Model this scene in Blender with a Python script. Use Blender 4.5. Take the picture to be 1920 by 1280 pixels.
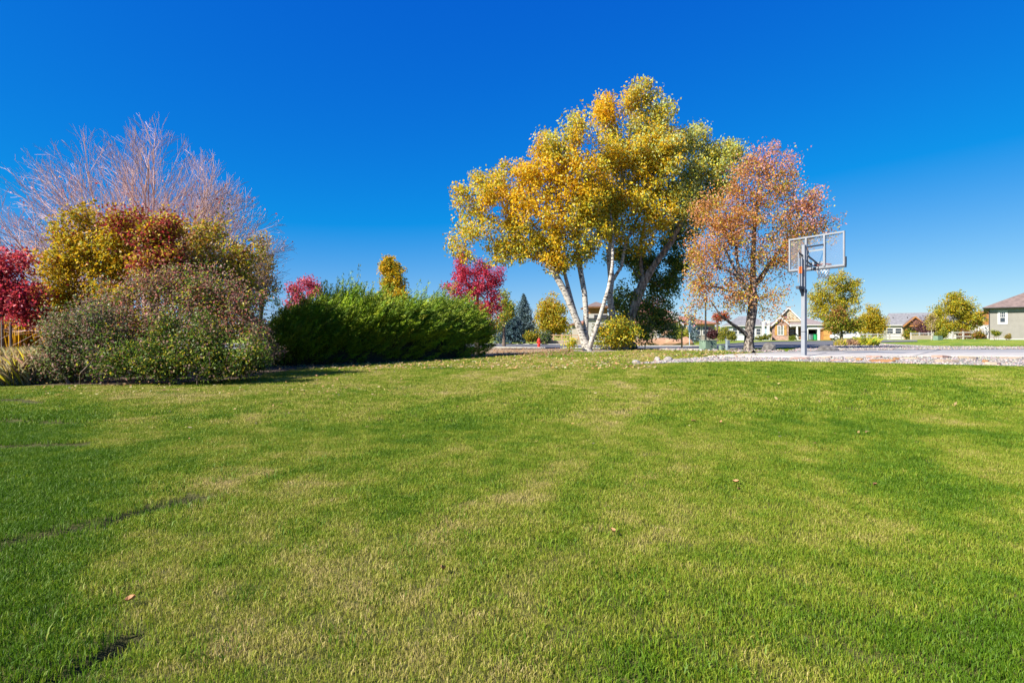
import bpy, math, random
import numpy as np
from mathutils import Vector

for o in list(bpy.data.objects):
    bpy.data.objects.remove(o)
scene = bpy.context.scene
COL = scene.collection
rad = math.radians
RNG = np.random.default_rng(11)
random.seed(11)

# ------------------------------------------------------------------ camera
F, HZ, CAMZ = 1066.667, 628.0, 1.45          # focal length and horizon in photo pixels, eye height in metres
cam = bpy.data.cameras.new('camera'); cam_o = bpy.data.objects.new('camera', cam); COL.objects.link(cam_o)
cam.sensor_width = 36.0; cam.lens = 20.0; cam.clip_start = 0.05; cam.clip_end = 4000
cam.shift_y = (HZ - 640.0) / 1920.0
cam_o.location = (0, 0, CAMZ); cam_o.rotation_euler = (rad(90), 0, 0)
scene.camera = cam_o

# ------------------------------------------------------------------ sky, sun, exposure
SUN_EL, SUN_FROM = rad(38), Vector((-0.84, -0.54))
world = bpy.data.worlds.new('World'); scene.world = world; world.use_nodes = True
wn = world.node_tree.nodes; wl = world.node_tree.links
bg = wn['Background']; sky = wn.new('ShaderNodeTexSky'); sky.sky_type = 'NISHITA'; sky.sun_disc = False
sky.sun_elevation = SUN_EL; sky.sun_rotation = math.atan2(SUN_FROM.x, SUN_FROM.y)
sky.altitude = 1400; sky.air_density = 1.0; sky.dust_density = 0.25; sky.ozone_density = 3.0
# colour grade of the whole sky (deep saturated blue of a polarised, processed photograph)
sp = wn.new('ShaderNodeSeparateColor'); cb = wn.new('ShaderNodeCombineColor'); wl.new(sky.outputs[0], sp.inputs[0])
def wmath(op, a, b):
    nd = wn.new('ShaderNodeMath'); nd.operation = op
    for k, v in enumerate((a, b)):
        if isinstance(v, (int, float)): nd.inputs[k].default_value = v
        else: wl.new(v, nd.inputs[k])
    return nd.outputs[0]
R_, G_, B_ = sp.outputs
wl.new(wmath('MAXIMUM', wmath('MULTIPLY', wmath('SUBTRACT', R_, 1.85), .42), wmath('MULTIPLY', R_, .012)), cb.inputs[0])
wl.new(wmath('MULTIPLY', G_, .37), cb.inputs[1]); wl.new(wmath('MULTIPLY', wmath('POWER', B_, .33), 1.9), cb.inputs[2])
wl.new(cb.outputs[0], bg.inputs[0]); bg.inputs[1].default_value = 0.1
sl = bpy.data.lights.new('sun', 'SUN'); sl.energy = 5.0; sl.angle = rad(0.53); sl.color = (1.0, 0.93, 0.82)
sun = bpy.data.objects.new('sun', sl); COL.objects.link(sun)
ld = Vector((-SUN_FROM.x * math.cos(SUN_EL), -SUN_FROM.y * math.cos(SUN_EL), -math.sin(SUN_EL)))
sun.rotation_euler = ld.to_track_quat('-Z', 'Y').to_euler(); sun.location = (-40, -25, 40)
vs = scene.view_settings
vs.view_transform = 'Standard'; vs.look = 'None'; vs.exposure = 1.28; vs.gamma = 1.0; vs.use_curve_mapping = False
scene.cycles.max_bounces = 8; scene.cycles.transparent_max_bounces = 12

# ------------------------------------------------------------------ ground height
ZK = np.log(np.array([1.2, 3, 6, 9, 12, 15, 18, 22, 27, 35, 50, 70, 110, 200, 600]))
PXK = np.array([-400, 250, 700, 1100, 1500, 1900, 2500.])
HK = np.array([
 [0, -.02, -.01, .06, .16, .22, .26, .30, .33, .34, .36, .38, .40, .4, .3],
 [0, 0, .03, .12, .24, .30, .33, .36, .38, .38, .38, .40, .40, .4, .3],
 [0, .01, .05, .14, .26, .36, .43, .49, .50, .47, .43, .42, .40, .4, .3],
 [0, .02, .08, .20, .36, .50, .60, .66, .68, .61, .50, .50, .45, .4, .3],
 [0, .02, .10, .28, .52, .70, .77, .79, .79, .78, .76, .75, .47, .4, .3],
 [0, .03, .13, .36, .62, .74, .78, .80, .80, .80, .85, .92, .80, .6, .4],
 [0, .03, .15, .40, .66, .76, .80, .82, .82, .82, .90, 1.0, 1.0, .8, .5]])

def _herm(k, v, x):
    i = np.clip(np.searchsorted(k, x) - 1, 0, len(k) - 2)
    t = np.clip((x - k[i]) / (k[i + 1] - k[i]), 0, 1)
    d = np.gradient(v, k)
    h = k[i + 1] - k[i]
    return ((2*t**3 - 3*t**2 + 1) * v[i] + (t**3 - 2*t**2 + t) * h * d[i] + (-2*t**3 + 3*t**2) * v[i + 1] + (t**3 - t**2) * h * d[i + 1])

RUTS_PX = [[(-60, 1030), (20, 1016), (110, 1000), (200, 980), (290, 952), (372, 934)], [(-60, 838), (40, 836), (150, 833)],
           [(-40, 789), (60, 791), (150, 793), (190, 790)], [(20, 1300), (110, 1260), (180, 1232), (246, 1194)],
           [(-40, 747), (30, 750), (80, 757)]]
RUTS = None

def gnd(X, Y, ruts=True):
    X = np.atleast_1d(np.asarray(X, float)); Y = np.atleast_1d(np.asarray(Y, float))
    Yc = np.maximum(Y, 1.2)
    px = np.clip(960 + F * X / Yc, PXK[0], PXK[-1] - 1e-3); lz = np.log(np.clip(Yc, 1.2, 600))
    prof = np.array([_herm(ZK, h, lz) for h in HK])
    i = np.clip(np.searchsorted(PXK, px) - 1, 0, len(PXK) - 2)
    t = (px - PXK[i]) / (PXK[i + 1] - PXK[i]); t = t * t * (3 - 2 * t)
    n = np.arange(len(px))
    z = prof[i, n] * (1 - t) + prof[i + 1, n] * t
    if ruts and RUTS is not None:
        near = (X < -0.5) & (Y < 16) & (Y > 1.0)
        if near.any():
            d = rut_dist(X[near], Y[near])
            w = 0.045 + 0.006 * Y[near]
            z[near] -= 0.085 * np.exp(-(d / w) ** 2)
    return z

def rut_dist(X, Y):
    best = np.full(len(X), 9.9)
    for line in RUTS:
        for (a, b) in zip(line[:-1], line[1:]):
            dx, dy = b[0]-a[0], b[1]-a[1]
            t = np.clip(((X-a[0])*dx + (Y-a[1])*dy) / (dx*dx + dy*dy), 0, 1)
            best = np.minimum(best, np.hypot(X-a[0]-t*dx, Y-a[1]-t*dy))
    return best

def g1(x, y): return float(gnd(x, y)[0])

def gp(px, py):
    """ground point under a photo pixel (nearest crossing)"""
    zs = np.geomspace(1.3, 300, 900)
    yy = HZ + (CAMZ - gnd((px - 960) / F * zs, zs, False)) / zs * F
    k = np.where(yy <= py)[0]
    k = k[0] if len(k) else len(zs) - 1
    if k > 0:
        t = (yy[k-1] - py) / max(yy[k-1] - yy[k], 1e-6); z = zs[k-1] + (zs[k] - zs[k-1]) * min(max(t, 0), 1)
    else: z = zs[0]
    return ((px - 960) / F * z, z)

def at(px, py, Z): return np.array([(px - 960) / F * Z, Z, CAMZ + (HZ - py) / F * Z])
def on(px, Z):
    x = (px - 960) / F * Z
    return np.array([x, Z, g1(x, Z)])

RUTS = [[gp(*p) for p in l] for l in RUTS_PX]

# ------------------------------------------------------------------ noise in numpy
_perm = np.random.default_rng(5).random((256, 256))
def vnoise(x, y):
    xi = np.floor(x).astype(int); yi = np.floor(y).astype(int); fx = x - xi; fy = y - yi
    fx = fx*fx*(3-2*fx); fy = fy*fy*(3-2*fy)
    g = lambda a, b: _perm[a % 256, b % 256]
    return (g(xi, yi)*(1-fx)+g(xi+1, yi)*fx)*(1-fy) + (g(xi, yi+1)*(1-fx)+g(xi+1, yi+1)*fx)*fy
def fbm(x, y, o=4):
    s = 0; a = .5
    for k in range(o): s = s + a * vnoise(x*2**k+17*k, y*2**k+31*k); a *= .5
    return s / (1 - .5**o)
def sstep(a, b, x):
    t = np.clip((x - a) / (b - a), 0, 1); return t*t*(3-2*t)

def straw(X, Y):
    """0 = lush strip and deep green, 1 = dry straw"""
    px = 960 + F * X / np.maximum(Y, 1.2)
    wx = X + 2.2 * (fbm(X*.5+3, Y*.5) - .5); wy = Y + 2.2 * (fbm(X*.5, Y*.5+9) - .5)
    s = .415 + .50 * (fbm(wx*.42+5, wy*.36+2) - .5) + .72 * (fbm(wx*1.9+40, wy*1.1+7) - .5)
    s = s + .15*sstep(7, 11, Y)*(1-.5*sstep(16, 22, Y))*(1-.6*sstep(1100, 1500, px))
    s = s + .12*(1-sstep(3.2, 5.5, Y))*sstep(300, 480, px)*(1-sstep(900, 1250, px))
    s = s + .07*np.sin((X*.80-Y*.42)*5.2+1.5*fbm(X*.6, Y*.6, 2))*(1-sstep(14, 20, Y))
    shaded = 1 - sstep(120, 300, px + 90*(fbm(X*.8, Y*.8)-.5)*2)  # shade over the left strip, painted in as deeper green
    s = s - .46*shaded*(1-sstep(9, 13, Y))
    s = s + .22*(fbm(X*5+3, Y*5+8, 2)-.5) - .06*sstep(1150, 1600, px)
    return np.clip(s, 0, 1)

# ------------------------------------------------------------------ materials
M = {}
def newmat(name):
    m = bpy.data.materials.new(name); m.use_nodes = True; M[name] = m
    return m, m.node_tree.nodes, m.node_tree.links, m.node_tree.nodes['Principled BSDF']
def mat(name, c, rough=.7, var=.15, scale=8., bump=0., metal=0., c2=None, spec=.4, detail=5, stretch=None, band=(.35, .65)):
    m, n, l, p = newmat(name)
    p.inputs['Roughness'].default_value = rough; p.inputs['Metallic'].default_value = metal
    p.inputs['Specular IOR Level'].default_value = spec
    tc = n.new('ShaderNodeTexCoord'); nz = n.new('ShaderNodeTexNoise'); nz.inputs['Scale'].default_value = scale
    nz.inputs['Detail'].default_value = detail
    src = tc.outputs['Object']
    if stretch:
        mp = n.new('ShaderNodeMapping'); mp.inputs['Scale'].default_value = stretch; l.new(src, mp.inputs[0]); src = mp.outputs[0]
    l.new(src, nz.inputs['Vector'])
    r = n.new('ShaderNodeValToRGB'); l.new(nz.outputs['Fac'], r.inputs[0])
    a = c if c2 is not None else tuple(x*(1-var) for x in c); b = c2 if c2 is not None else tuple(min(1, x*(1+var)) for x in c)
    r.color_ramp.elements[0].position = band[0]; r.color_ramp.elements[1].position = band[1]
    r.color_ramp.elements[0].color = (*a, 1); r.color_ramp.elements[1].color = (*b, 1)
    l.new(r.outputs[0], p.inputs['Base Color'])
    if bump:
        bp = n.new('ShaderNodeBump'); bp.inputs['Strength'].default_value = bump; bp.inputs['Distance'].default_value = .02
        l.new(nz.outputs['Fac'], bp.inputs['Height']); l.new(bp.outputs[0], p.inputs['Normal'])
    return m

def leafmat(name, trans=.35, rough=.5, inst=False):
    m, n, l, p = newmat(name)
    at_ = n.new('ShaderNodeAttribute'); at_.attribute_name = 'Col'
    p.inputs['Roughness'].default_value = rough; p.inputs['Specular IOR Level'].default_value = .3
    tr = n.new('ShaderNodeBsdfTranslucent'); mx = n.new('ShaderNodeMixShader'); mx.inputs[0].default_value = trans
    l.new(at_.outputs['Color'], p.inputs['Base Color']); l.new(at_.outputs['Color'], tr.inputs[0])
    l.new(p.outputs[0], mx.inputs[1]); l.new(tr.outputs[0], mx.inputs[2])
    l.new(mx.outputs[0], n['Material Output'].inputs['Surface'])
    return m
mat('dry_leaf', (.42, .22, .10), .8, .3, 20)
leafmat('leaf', .48); leafmat('needle', .15, .6)

def grassmat(name, blades):
    m, n, l, p = newmat(name)
    p.inputs['Roughness'].default_value = .55 if blades else .9; p.inputs['Specular IOR Level'].default_value = .25
    a = n.new('ShaderNodeAttribute'); a.attribute_name = 'straw'; a.attribute_type = 'INSTANCER' if blades else 'GEOMETRY'
    add = n.new('ShaderNodeMath'); add.operation = 'ADD'
    geo = n.new('ShaderNodeNewGeometry'); nz = n.new('ShaderNodeTexNoise'); nz.inputs['Scale'].default_value = 3.2; nz.inputs['Detail'].default_value = 7
    l.new(geo.outputs['Position'], nz.inputs['Vector'])
    mm = n.new('ShaderNodeMath'); mm.operation = 'MULTIPLY_ADD'; mm.inputs[1].default_value = 1.1; mm.inputs[2].default_value = -.55
    l.new(nz.outputs['Fac'], mm.inputs[0]); l.new(a.outputs['Fac'], add.inputs[0]); l.new(mm.outputs[0], add.inputs[1])
    fac = add.outputs[0]
    if blades:
        b = n.new('ShaderNodeAttribute'); b.attribute_name = 'rnd'
        ad2 = n.new('ShaderNodeMath'); ad2.operation = 'MULTIPLY_ADD'; ad2.inputs[1].default_value = .7
        l.new(b.outputs['Fac'], ad2.inputs[0]); l.new(fac, ad2.inputs[2])
        ad3 = n.new('ShaderNodeMath'); ad3.operation = 'SUBTRACT'; ad3.inputs[1].default_value = .35; l.new(ad2.outputs[0], ad3.inputs[0]); fac = ad3.outputs[0]
    r = n.new('ShaderNodeValToRGB'); l.new(fac, r.inputs[0])
    cs = [(0.0, (.07, .155, .005)), (.28, (.145, .24, .012)), (.52, (.25, .30, .022)), (.78, (.38, .35, .075)), (1.0, (.50, .40, .17))]
    if not blades: cs = [(q, tuple(v*.85 for v in c)) for q, c in cs]
    e = r.color_ramp.elements; e[0].position, e[0].color = cs[0][0], (*cs[0][1], 1); e[1].position, e[1].color = cs[-1][0], (*cs[-1][1], 1)
    for q, c in cs[1:-1]:
        k = e.new(q); k.color = (*c, 1)
    if blades: l.new(r.outputs[0], p.inputs['Base Color'])
    else:      # dark thatch and soil between the blades of the modelled turf
        bs = n.new('ShaderNodeAttribute'); bs.attribute_name = 'turf'; mxc = n.new('ShaderNodeMix'); mxc.data_type = 'RGBA'
        l.new(bs.outputs['Fac'], mxc.inputs[0]); l.new(r.outputs[0], mxc.inputs[6]); mxc.inputs[7].default_value = (.085, .085, .018, 1)
        rt = n.new('ShaderNodeAttribute'); rt.attribute_name = 'rut_shade'; mx2 = n.new('ShaderNodeMix'); mx2.data_type = 'RGBA'      # soil colour darkened to paint shade into the ruts
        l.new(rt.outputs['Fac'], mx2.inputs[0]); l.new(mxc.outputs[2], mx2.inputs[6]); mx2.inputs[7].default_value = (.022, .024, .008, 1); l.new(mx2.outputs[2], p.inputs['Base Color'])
    if blades:
        tr = n.new('ShaderNodeBsdfTranslucent'); mx = n.new('ShaderNodeMixShader'); mx.inputs[0].default_value = .35
        l.new(r.outputs[0], tr.inputs[0]); l.new(p.outputs[0], mx.inputs[1]); l.new(tr.outputs[0], mx.inputs[2])
        l.new(mx.outputs[0], n['Material Output'].inputs['Surface'])
    else:
        n2 = n.new('ShaderNodeTexNoise'); n2.inputs['Scale'].default_value = 60; n2.inputs['Detail'].default_value = 4
        l.new(geo.outputs['Position'], n2.inputs['Vector'])
        bp = n.new('ShaderNodeBump'); bp.inputs['Strength'].default_value = .7; bp.inputs['Distance'].default_value = .03
        l.new(n2.outputs['Fac'], bp.inputs['Height']); l.new(bp.outputs[0], p.inputs['Normal'])
    return m
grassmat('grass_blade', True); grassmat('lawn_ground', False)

mat('asphalt', (.10, .10, .105), .9, .18, 3, .3); mat('concrete', (.37, .35, .325), .85, .12, 2.5, .15)
mat('concrete_grey', (.27, .265, .26), .85, .15, 2, .15)
mat('kerb', (.27, .26, .24), .85, .12, 3, .1)
mat('gravel_base', (.26, .245, .23), .95, .3, 30, .8); mat('mulch', (.24, .17, .10), .95, .4, 12, .8); mat('soil', (.075, .05, .03), .95, .4, 10, .8)
mat('dirt_pale', (.26, .215, .17), .95, .2, 6, .5)
mat('stone_light', (.27, .245, .225), .85, .25, 6, .5); mat('stone_dark', (.13, .12, .11), .85, .45, 4, .6)
mat('stone_pink', (.33, .21, .165), .85, .25, 5, .5); mat('stone_buff', (.34, .27, .20), .85, .2, 5, .5); mat('stone_rust', (.30, .15, .06), .85, .3, 5, .5)
mat('sandstone', (.33, .19, .12), .85, .3, 1.5, .5)
def barkmat(name, c, c2, scale, stretch, band): return mat(name, c, .85, c2=c2, scale=scale, stretch=stretch, band=band, bump=.5, spec=.2)
barkmat('bark_white', (.07, .06, .05), (.42, .39, .34), 6, (1, 1, 2.4), (.38, .50))
barkmat('bark_rough', (.09, .07, .055), (.36, .30, .24), 9, (1, 1, .4), (.38, .6))
barkmat('bark_orange_tree', (.05, .04, .035), (.30, .26, .22), 11, (1, 1, .7), (.45, .62))
barkmat('bark_brown', (.07, .05, .04), (.20, .15, .12), 10, (1, 1, .3), (.35, .65))
mat('bark_twig', (.52, .335, .28), .8, .35, 1.2)
mat('galvanised', (.23, .245, .27), .45, .06, 5, spec=.5); mat('steel_dark', (.06, .065, .075), .5, .1, 5); mat('paint_orange', (.70, .14, .03), .5, .05, 5)
mat('net_white', (.75, .74, .72), .9, .05, 5); mat('steel_red', (.55, .03, .02), .45, .1, 5); mat('rail_white', (.38, .365, .345), .6, .06, 3)
mat('utility_green', (.15, .22, .16), .6, .18, 3); mat('utility_grey', (.2, .25, .28), .6, .15, 4); mat('pole_black', (.02, .02, .022), .5, .1, 4)
mat('post_wood', (.50, .32, .10), .8, .2, 6); mat('rail_wood', (.42, .27, .15), .8, .2, 5); mat('sign_back', (.36, .46, .56), .45, .05, 3, metal=.2)
mat('stucco_tan', (.28, .25, .21), .9, .05, 2, .1); mat('stucco_grey', (.215, .205, .185), .9, .06, 2, .1); mat('siding_white', (.40, .43, .46), .7, .05, 2)
mat('wall_cream', (.36, .31, .22), .8, .06, 2); mat('wall_white', (.40, .385, .36), .8, .05, 2); mat('stone_veneer', (.17, .10, .08), .9, c2=(.34, .23, .18), scale=2.6, bump=.4)
mat('roof_brown', (.165, .12, .105), .9, .2, 2.5, .3); mat('roof_grey', (.17, .17, .18), .9, .2, 2.5, .3); mat('roof_tile', (.26, .12, .08), .9, .25, 2.5, .3); mat('roof_taupe', (.22, .18, .17), .9, .2, 2.5, .3)
mat('trim_white', (.46, .455, .45), .6, .04, 2); mat('trim_dark', (.06, .05, .05), .6, .1, 2); mat('fascia_blue', (.22, .25, .29), .6, .05, 2); mat('wood_orange', (.28, .12, .03), .7, .2, 3, stretch=(4, 4, .4)); mat('wood_brown', (.20, .09, .035), .7, .2, 3)
mat('shutter', (.36, .2, .05), .7, .1, 3); mat('garage_dark', (.03, .035, .045), .8, .1, 2); mat('bin_green', (.02, .28, .10), .5, .05, 2); mat('bin_grey', (.16, .20, .24), .5, .05, 2)
mat('car_white', (.55, .56, .57), .25, .02, 2, spec=.6); mat('tyre', (.02, .02, .02), .8, .1, 4); mat('rim_metal', (.45, .46, .48), .35, .05, 4, metal=.6); mat('lamp_red', (.45, .02, .02), .3, .05, 4)
mat('glass_dark', (.03, .04, .055), .08, .1, 2, spec=.6); mat('glass_blind', (.16, .18, .16), .3, .15, 2); mat('wire', (.12, .10, .09), .7, .1, 5)
m, n, l, p = newmat('clear_board')
tb = n.new('ShaderNodeBsdfTransparent'); tb.inputs[0].default_value = (.90, .93, .95, 1); gb = n.new('ShaderNodeBsdfGlossy'); gb.inputs['Roughness'].default_value = .08
df = n.new('ShaderNodeBsdfDiffuse'); df.inputs[0].default_value = (.7, .74, .78, 1)
m1 = n.new('ShaderNodeMixShader'); m1.inputs[0].default_value = .06; m2 = n.new('ShaderNodeMixShader'); m2.inputs[0].default_value = .05
l.new(tb.outputs[0], m1.inputs[1]); l.new(gb.outputs[0], m1.inputs[2]); l.new(m1.outputs[0], m2.inputs[1]); l.new(df.outputs[0], m2.inputs[2]); l.new(m2.outputs[0], n['Material Output'].inputs['Surface'])

# ------------------------------------------------------------------ mesh helpers
def link(o, parent=None):
    COL.objects.link(o)
    if parent is not None: o.parent = parent
    return o
def tag(o, label=None, cat=None, group=None, kind=None):
    if label: o['label'] = label
    if cat: o['category'] = cat
    if group: o['group'] = group
    if kind: o['kind'] = kind
    return o
def empty(name, loc, rz=0., label=None, cat=None, group=None):
    o = bpy.data.objects.new(name, None); o.empty_display_size = .2; link(o); o.location = tuple(float(v) for v in loc); o.rotation_euler = (0, 0, rz)
    return tag(o, label, cat, group)
def np_mesh(name, V, Fc, k, m, parent=None, col=None, attrs=None, smooth=False):
    V = np.ascontiguousarray(V, np.float32); Fc = np.ascontiguousarray(Fc, np.int32).reshape(-1, k)
    me = bpy.data.meshes.new(name); me.vertices.add(len(V)); me.vertices.foreach_set('co', V.ravel())
    me.loops.add(Fc.size); me.loops.foreach_set('vertex_index', Fc.ravel())
    me.polygons.add(len(Fc)); me.polygons.foreach_set('loop_start', np.arange(0, Fc.size, k, dtype=np.int32))
    if smooth: me.polygons.foreach_set('use_smooth', np.ones(len(Fc), bool))
    me.update(calc_edges=True)
    if col is not None:
        a = me.attributes.new('Col', 'FLOAT_COLOR', 'POINT'); c4 = np.ones((len(V), 4), np.float32); c4[:, :3] = col; a.data.foreach_set('color', c4.ravel())
    for kx, v in (attrs or {}).items():
        a = me.attributes.new(kx, 'FLOAT', 'POINT'); a.data.foreach_set('value', np.ascontiguousarray(v, np.float32))
    me.materials.append(M[m])
    return link(bpy.data.objects.new(name, me), parent)

class MB:
    def __init__(s): s.v = []; s.f = []
    def add(s, vs, fs):
        b = len(s.v); s.v += [tuple(float(c) for c in v) for v in vs]; s.f += [tuple(b + i for i in f) for f in fs]; return s
    def box(s, x0, x1, y0, y1, z0, z1):
        return s.add([(x0,y0,z0),(x1,y0,z0),(x1,y1,z0),(x0,y1,z0),(x0,y0,z1),(x1,y0,z1),(x1,y1,z1),(x0,y1,z1)],
                     [(0,3,2,1),(4,5,6,7),(0,1,5,4),(1,2,6,5),(2,3,7,6),(3,0,4,7)])
    def prism_y(s, poly, y0, y1):          # polygon in x,z extruded along y
        k = len(poly)
        return s.add([(x, y0, z) for x, z in poly] + [(x, y1, z) for x, z in poly],
                     [tuple(range(k)), tuple(range(2*k-1, k-1, -1))] + [(i, i+k, (i+1) % k + k, (i+1) % k) for i in range(k)])
    def prism_z(s, poly, z0, z1):
        k = len(poly)
        return s.add([(x, y, z0) for x, y in poly] + [(x, y, z1) for x, y in poly],
                     [tuple(range(k-1, -1, -1)), tuple(range(k, 2*k))] + [(i, (i+1) % k, (i+1) % k + k, i+k) for i in range(k)])
    def tube(s, pts, r, n=8, cap=True):
        pts = [Vector(p) for p in pts]; k = len(pts); rs = r if hasattr(r, '__len__') else [r]*k
        t0 = (pts[1]-pts[0]).normalized(); u = t0.orthogonal().normalized(); V = []
        for i in range(k):
            t = (pts[min(i+1, k-1)] - pts[max(i-1, 0)]).normalized(); u = (u - t*u.dot(t)).normalized(); w = t.cross(u)
            V += [pts[i] + (u*math.cos(2*math.pi*j/n) + w*math.sin(2*math.pi*j/n))*rs[i] for j in range(n)]
        fs = [(i*n+j, i*n+(j+1) % n, (i+1)*n+(j+1) % n, (i+1)*n+j) for i in range(k-1) for j in range(n)]
        if cap: fs += [tuple(range(n-1, -1, -1)), tuple(range((k-1)*n, k*n))]
        return s.add(V, fs)
    def bar(s, a, b, w, h=None):
        a, b = Vector(a), Vector(b); h = h or w; t = (b-a).normalized(); u = t.cross(Vector((0, 0, 1)))
        u = u.normalized() if u.length > 1e-4 else Vector((1, 0, 0)); v = u.cross(t)
        c = [u*w/2*i + v*h/2*j for i, j in ((-1,-1),(1,-1),(1,1),(-1,1))]
        return s.add([a+q for q in c] + [b+q for q in c], [(0,1,2,3),(7,6,5,4),(0,4,5,1),(1,5,6,2),(2,6,7,3),(3,7,4,0)])
    def lathe(s, prof, n=12, c=(0, 0)):
        V = [(c[0]+r*math.cos(2*math.pi*j/n), c[1]+r*math.sin(2*math.pi*j/n), z) for r, z in prof for j in range(n)]; k = len(prof)
        return s.add(V, [(i*n+j, i*n+(j+1) % n, (i+1)*n+(j+1) % n, (i+1)*n+j) for i in range(k-1) for j in range(n)] + [tuple(range(n-1, -1, -1)), tuple(range((k-1)*n, k*n))])
    def build(s, name, m, parent=None, bevel=0., smooth=False):
        me = bpy.data.meshes.new(name); me.from_pydata(s.v, [], s.f); me.materials.append(M[m])
        if smooth: me.polygons.foreach_set('use_smooth', np.ones(len(s.f), bool))
        o = link(bpy.data.objects.new(name, me), parent)
        if bevel:
            b = o.modifiers.new('bevel', 'BEVEL'); b.width = bevel; b.segments = 2; b.limit_method = 'ANGLE'
        return o

def in_poly(X, Y, poly):
    c = np.zeros(len(X), bool); n = len(poly)
    for i in range(n):
        x1, y1 = poly[i]; x2, y2 = poly[(i+1) % n]
        m_ = ((y1 > Y) != (y2 > Y)) & (X < (x2-x1)*(Y-y1)/((y2-y1) if y2 != y1 else 1e-9) + x1); c ^= m_
    return c
def strip_sheet(name, near, far, m, up, parent=None, nu=60, nv=8, thick=None):
    """a sheet laid on the ground between two edges given as photo pixels on the ground"""
    def res(l):
        l = [np.array(gp(*p)) for p in l]; d = np.r_[0, np.cumsum([np.hypot(*(b-a)) for a, b in zip(l[:-1], l[1:])])]
        t = np.linspace(0, d[-1], nu); l = np.array(l); return np.c_[np.interp(t, d, l[:, 0]), np.interp(t, d, l[:, 1])]
    A, B = res(near), res(far); V = []
    for i in range(nu):
        for j in range(nv): V.append(A[i] + (B[i]-A[i])*j/(nv-1))
    V = np.array(V); z = gnd(V[:, 0], V[:, 1]) + up
    idx = np.arange(nu*nv).reshape(nu, nv)
    Fc = np.stack([idx[:-1, :-1], idx[1:, :-1], idx[1:, 1:], idx[:-1, 1:]], -1).reshape(-1, 4)
    o = np_mesh(name, np.c_[V, z], Fc, 4, m, parent, smooth=True)
    if thick:
        s = o.modifiers.new('thickness', 'SOLIDIFY'); s.thickness = thick; s.offset = -1
    return o, [tuple(p) for p in A] + [tuple(p) for p in B[::-1]]

# ================================================================== THE SETTING
nx, ny = 300, 380
pxs = np.linspace(-900, 2820, nx); zs = np.r_[np.linspace(-6, 1.1, 14), np.geomspace(1.2, 40, ny-80), np.geomspace(41, 1500, 66)]
PX, ZZ = np.meshgrid(pxs, zs); XX = (PX-960)/F*np.maximum(ZZ, 1.2) * np.where(ZZ < 1.2, 1+(1.2-ZZ)*1.2, 1.0)
gz = gnd(XX.ravel(), ZZ.ravel())
idx = np.arange(XX.size).reshape(XX.shape)
Fg = np.stack([idx[:-1, :-1], idx[:-1, 1:], idx[1:, 1:], idx[1:, :-1]], -1).reshape(-1, 4)
tag(np_mesh('ground', np.c_[XX.ravel(), ZZ.ravel(), gz], Fg, 4, 'lawn_ground', attrs={'straw': straw(XX.ravel(), ZZ.ravel()), 'turf': 1-sstep(31, 34, ZZ.ravel()), 'rut_shade': np.exp(-(rut_dist(XX.ravel(), ZZ.ravel())/(.07+.009*np.clip(ZZ.ravel(), 0, 20)))**2)}, smooth=True), kind='structure')

ROAD_N = [(300, 655), (925, 651.8), (1060, 653.5), (1200, 655.5), (1330, 656.6), (1420, 654.6), (1500, 652.4), (1545, 649.6), (1590, 645.6), (1640, 642.4), (1720, 640.6)]
ROAD_F = [(300, 645), (925, 645), (1060, 646.5), (1190, 649.6), (1310, 649.8), (1370, 646), (1400, 644), (1440, 642), (1520, 640.6), (1600, 639.7), (1720, 638.8)]
o, ROAD = strip_sheet('road', ROAD_N, ROAD_F, 'asphalt', .03, nu=120, nv=10); tag(o, kind='structure')
GRAV_N = [(1186, 683.6), (1240, 681.6), (1290, 680.2), (1400, 678.6), (1480, 678), (1560, 680), (1700, 682.6), (1800, 685), (1920, 688), (2200, 694)]
GRAV_F = [(1190, 682.2), (1230, 677.5), (1262, 674.8), (1326, 670.4), (1400, 671), (1480, 672), (1560, 671.6), (1700, 670), (1920, 671), (2200, 673)]
o, GRAV = strip_sheet('gravel_bed', GRAV_N, GRAV_F, 'gravel_base', .02, nu=120, nv=8); tag(o, kind='structure')
DR_A = [(1326, 670.2), (1400, 670.8), (1480, 671.8), (1560, 671.4), (1700, 669.8), (1920, 670.8), (2200, 672.8)]
DR_M = [(1370, 666.4), (1420, 665), (1490, 664), (1560, 663.6), (1700, 663), (1920, 663), (2200, 663.4)]
DR_F = [(1412, 664), (1450, 661.6), (1500, 660.4), (1560, 659.8), (1700, 657.6), (1920, 656.6), (2200, 656)]
drive = tag(bpy.data.objects.new('driveway', None), kind='structure'); link(drive)
def cut(l, a, b):
    xs = [p[0] for p in l]; ys = [p[1] for p in l]; t = np.linspace(a, b, 6); X = xs[0] + (xs[-1]-xs[0])*t
    return [(x, float(np.interp(x, xs, ys))) for x in X]
for (n_, f_, mm_) in ((DR_A, DR_M, 'concrete'), (DR_M, DR_F, 'concrete_grey')):
    cu = [0, .22, .45, .7, 1]
    for a, b in zip(cu[:-1], cu[1:]):
        strip_sheet('concrete_slab', cut(n_, a+.0012, b-.0012), cut(f_, a+.0012, b-.0012), mm_, .055 if mm_ == 'concrete' else .045, drive, nu=24, nv=6, thick=.12)
_, DRV = strip_sheet('tmp', DR_A, DR_F, 'concrete', 0); bpy.data.objects.remove(_)
ISL_N = [(1478, 660.6), (1560, 659.6), (1700, 657.4), (1920, 656.4), (2200, 655.8)]
ISL_F = [(1500, 653.4), (1548, 650.6), (1600, 646), (1640, 643.4), (1668, 646.6), (1700, 649.6), (1780, 650.8), (1920, 651.4), (2200, 652)]
o, ISL = strip_sheet('gravel_island', ISL_N, ISL_F, 'gravel_base', .05, nu=80, nv=8); tag(o, kind='structure')
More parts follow.
